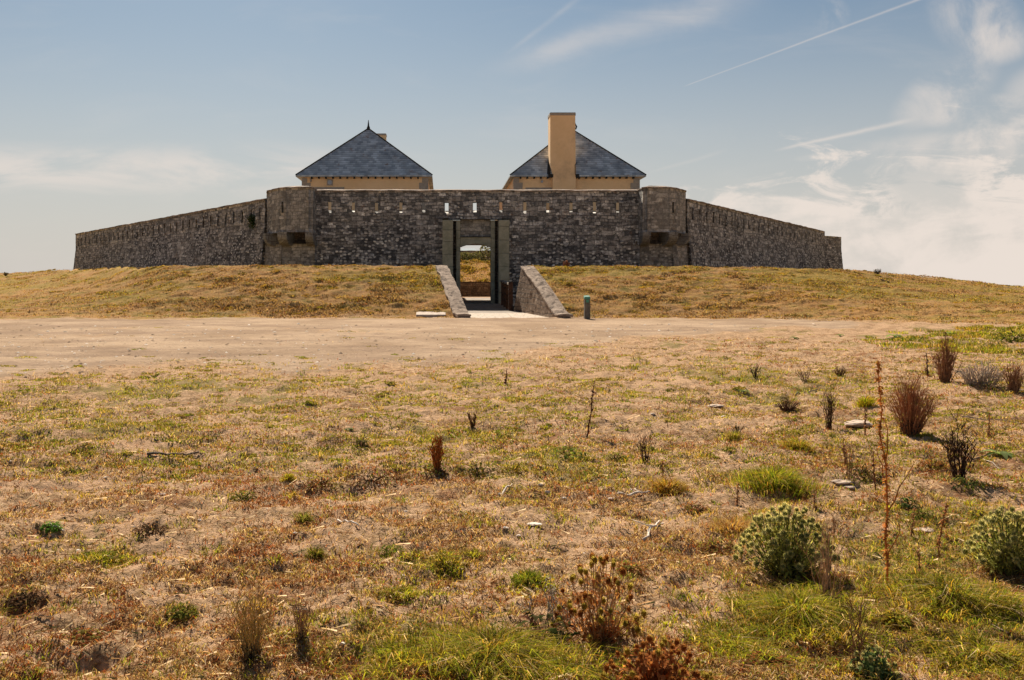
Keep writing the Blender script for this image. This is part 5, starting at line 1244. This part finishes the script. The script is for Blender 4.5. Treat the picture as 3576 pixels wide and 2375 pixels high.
# growth on the walls
def wall_plant(p, rx, rz, n, label, cols, size, name='wall_shrub'):
    e = empty(name, p, label, 'plant'); st = MB(); lf = MB(); b = Vector(p)
    for _ in range(10): t = b+Vector((R.uniform(-1, 1)*rx*.7, -R.uniform(0, .5)*rx, R.uniform(-.8, .8)*rz)); st.tube(stem_curve(b, t, rx*.05, 3), .012, .006, 4, (.08, .06, .04))
    for _ in range(n):
        v = Vector((R.gauss(0, 1), R.gauss(0, 1), R.gauss(0, 1))).normalized()*(R.random()**.4); q = b+Vector((v.x*rx, v.y*rx*.6-rx*.2, v.z*rz))
        lf.leaf(q, (R.uniform(-1, 1), R.uniform(-1, .2), R.uniform(-.6, .6)), (0, 0, 1), size, size*.3, .6, 2, vcol(R.choice(cols), .35))
    st.build('stems', M['stem'], e); lf.build('leaves', M['leaf'], e)
t_ = 0.0
tt = np.linspace(0, 1, 400); wx = LW0[0]+(LW1[0]-LW0[0])*tt; wy = LW0[1]+(LW1[1]-LW0[1])*tt; i_ = int(np.argmin(np.abs(CX+F*wx/wy-877)))
wall_plant((float(wx[i_])+0.12, float(wy[i_])-0.3, (HY-774)*float(wy[i_])/F), 0.34, 0.46, 620, 'dense green shrub growing out of the left side wall', ((.05, .09, .02), (.08, .14, .03), (.03, .06, .02)), .10)
wall_plant((0.20, 54.7, 4.02), 0.36, 0.10, 120, 'dark dry weeds on top of the left gate pilaster', ((.10, .09, .04), (.06, .05, .03)), .07)
wall_plant((3.55, 54.7, 4.02), 0.36, 0.10, 120, 'dark dry weeds on top of the right gate pilaster', ((.10, .09, .04), (.06, .05, .03)), .07)
wall_plant((11.2, 54.55, 2.62), 0.12, 0.16, 60, 'small dark weed in the wall left of the right turret corbels', ((.06, .07, .03),), .06)
def far_sprig(X, Y, wpx, hpx, label, col):
    d_ = 46.5; b = Vector(((X-CX)*d_/F, d_, (HY-Y)*d_/F-0.1)); e = empty('dry_sprig', b, label, 'plant'); mb = MB()
    for _ in range(40):
        t = b+Vector((R.uniform(-1, 1)*wpx*d_/F/2, R.uniform(-.1, .1), R.uniform(.3, 1)*(hpx*d_/F+.1))); mb.tube(stem_curve(b, t, .03, 3), .009, .006, 3, vcol(col, .4))
        for _j in range(3): mb.leaf(t, (R.uniform(-1, 1), R.uniform(-1, 1), R.uniform(-.5, 1)), (0, 0, 1), .06, .02, .5, 2, vcol(col, .4))
    mb.build('stems', M['stem'], e)
far_sprig(1977, 930, 22, 20, 'reddish dry sprig at the wall foot right of the ramp', (.30, .13, .07))
far_sprig(3065, 951, 24, 12, 'small grey sprig on the skyline right of the fort', (.16, .13, .10))
far_sprig(20, 957, 16, 5, 'low sprig on the skyline at the far left', (.13, .11, .06))
# scrub seen over the interior wall, right part of the gateway view
e = empty('scrub', (4.8, 94, 2.6), 'dark green scrub on the bank seen through the right of the gateway', 'shrub'); mb = MB()
for _ in range(2600):
    xx = R.uniform(1.4, 6.4); hh_ = 1.35+1.1*float(sstep(xx, 3.3, 4.3)); q = Vector((xx, R.uniform(92, 95), 2.2+R.random()**.8*hh_)); mb.leaf(q, (R.uniform(-1, 1), R.uniform(-1, 1), R.uniform(-.5, 1)), (0, 0, 1), .22, .07, .6, 2, vcol(R.choice(((.10, .10, .045), (.15, .13, .08), (.07, .08, .03))), .5))
mb.build('leaves', M['leaf'], e)
st = MB(); st.tube([(4.8, 94, 1.5), (4.9, 94, 3), (5.2, 94, 4.0)], .06, .03, 5, (.08, .06, .04)); st.build('stems', M['stem'], e)
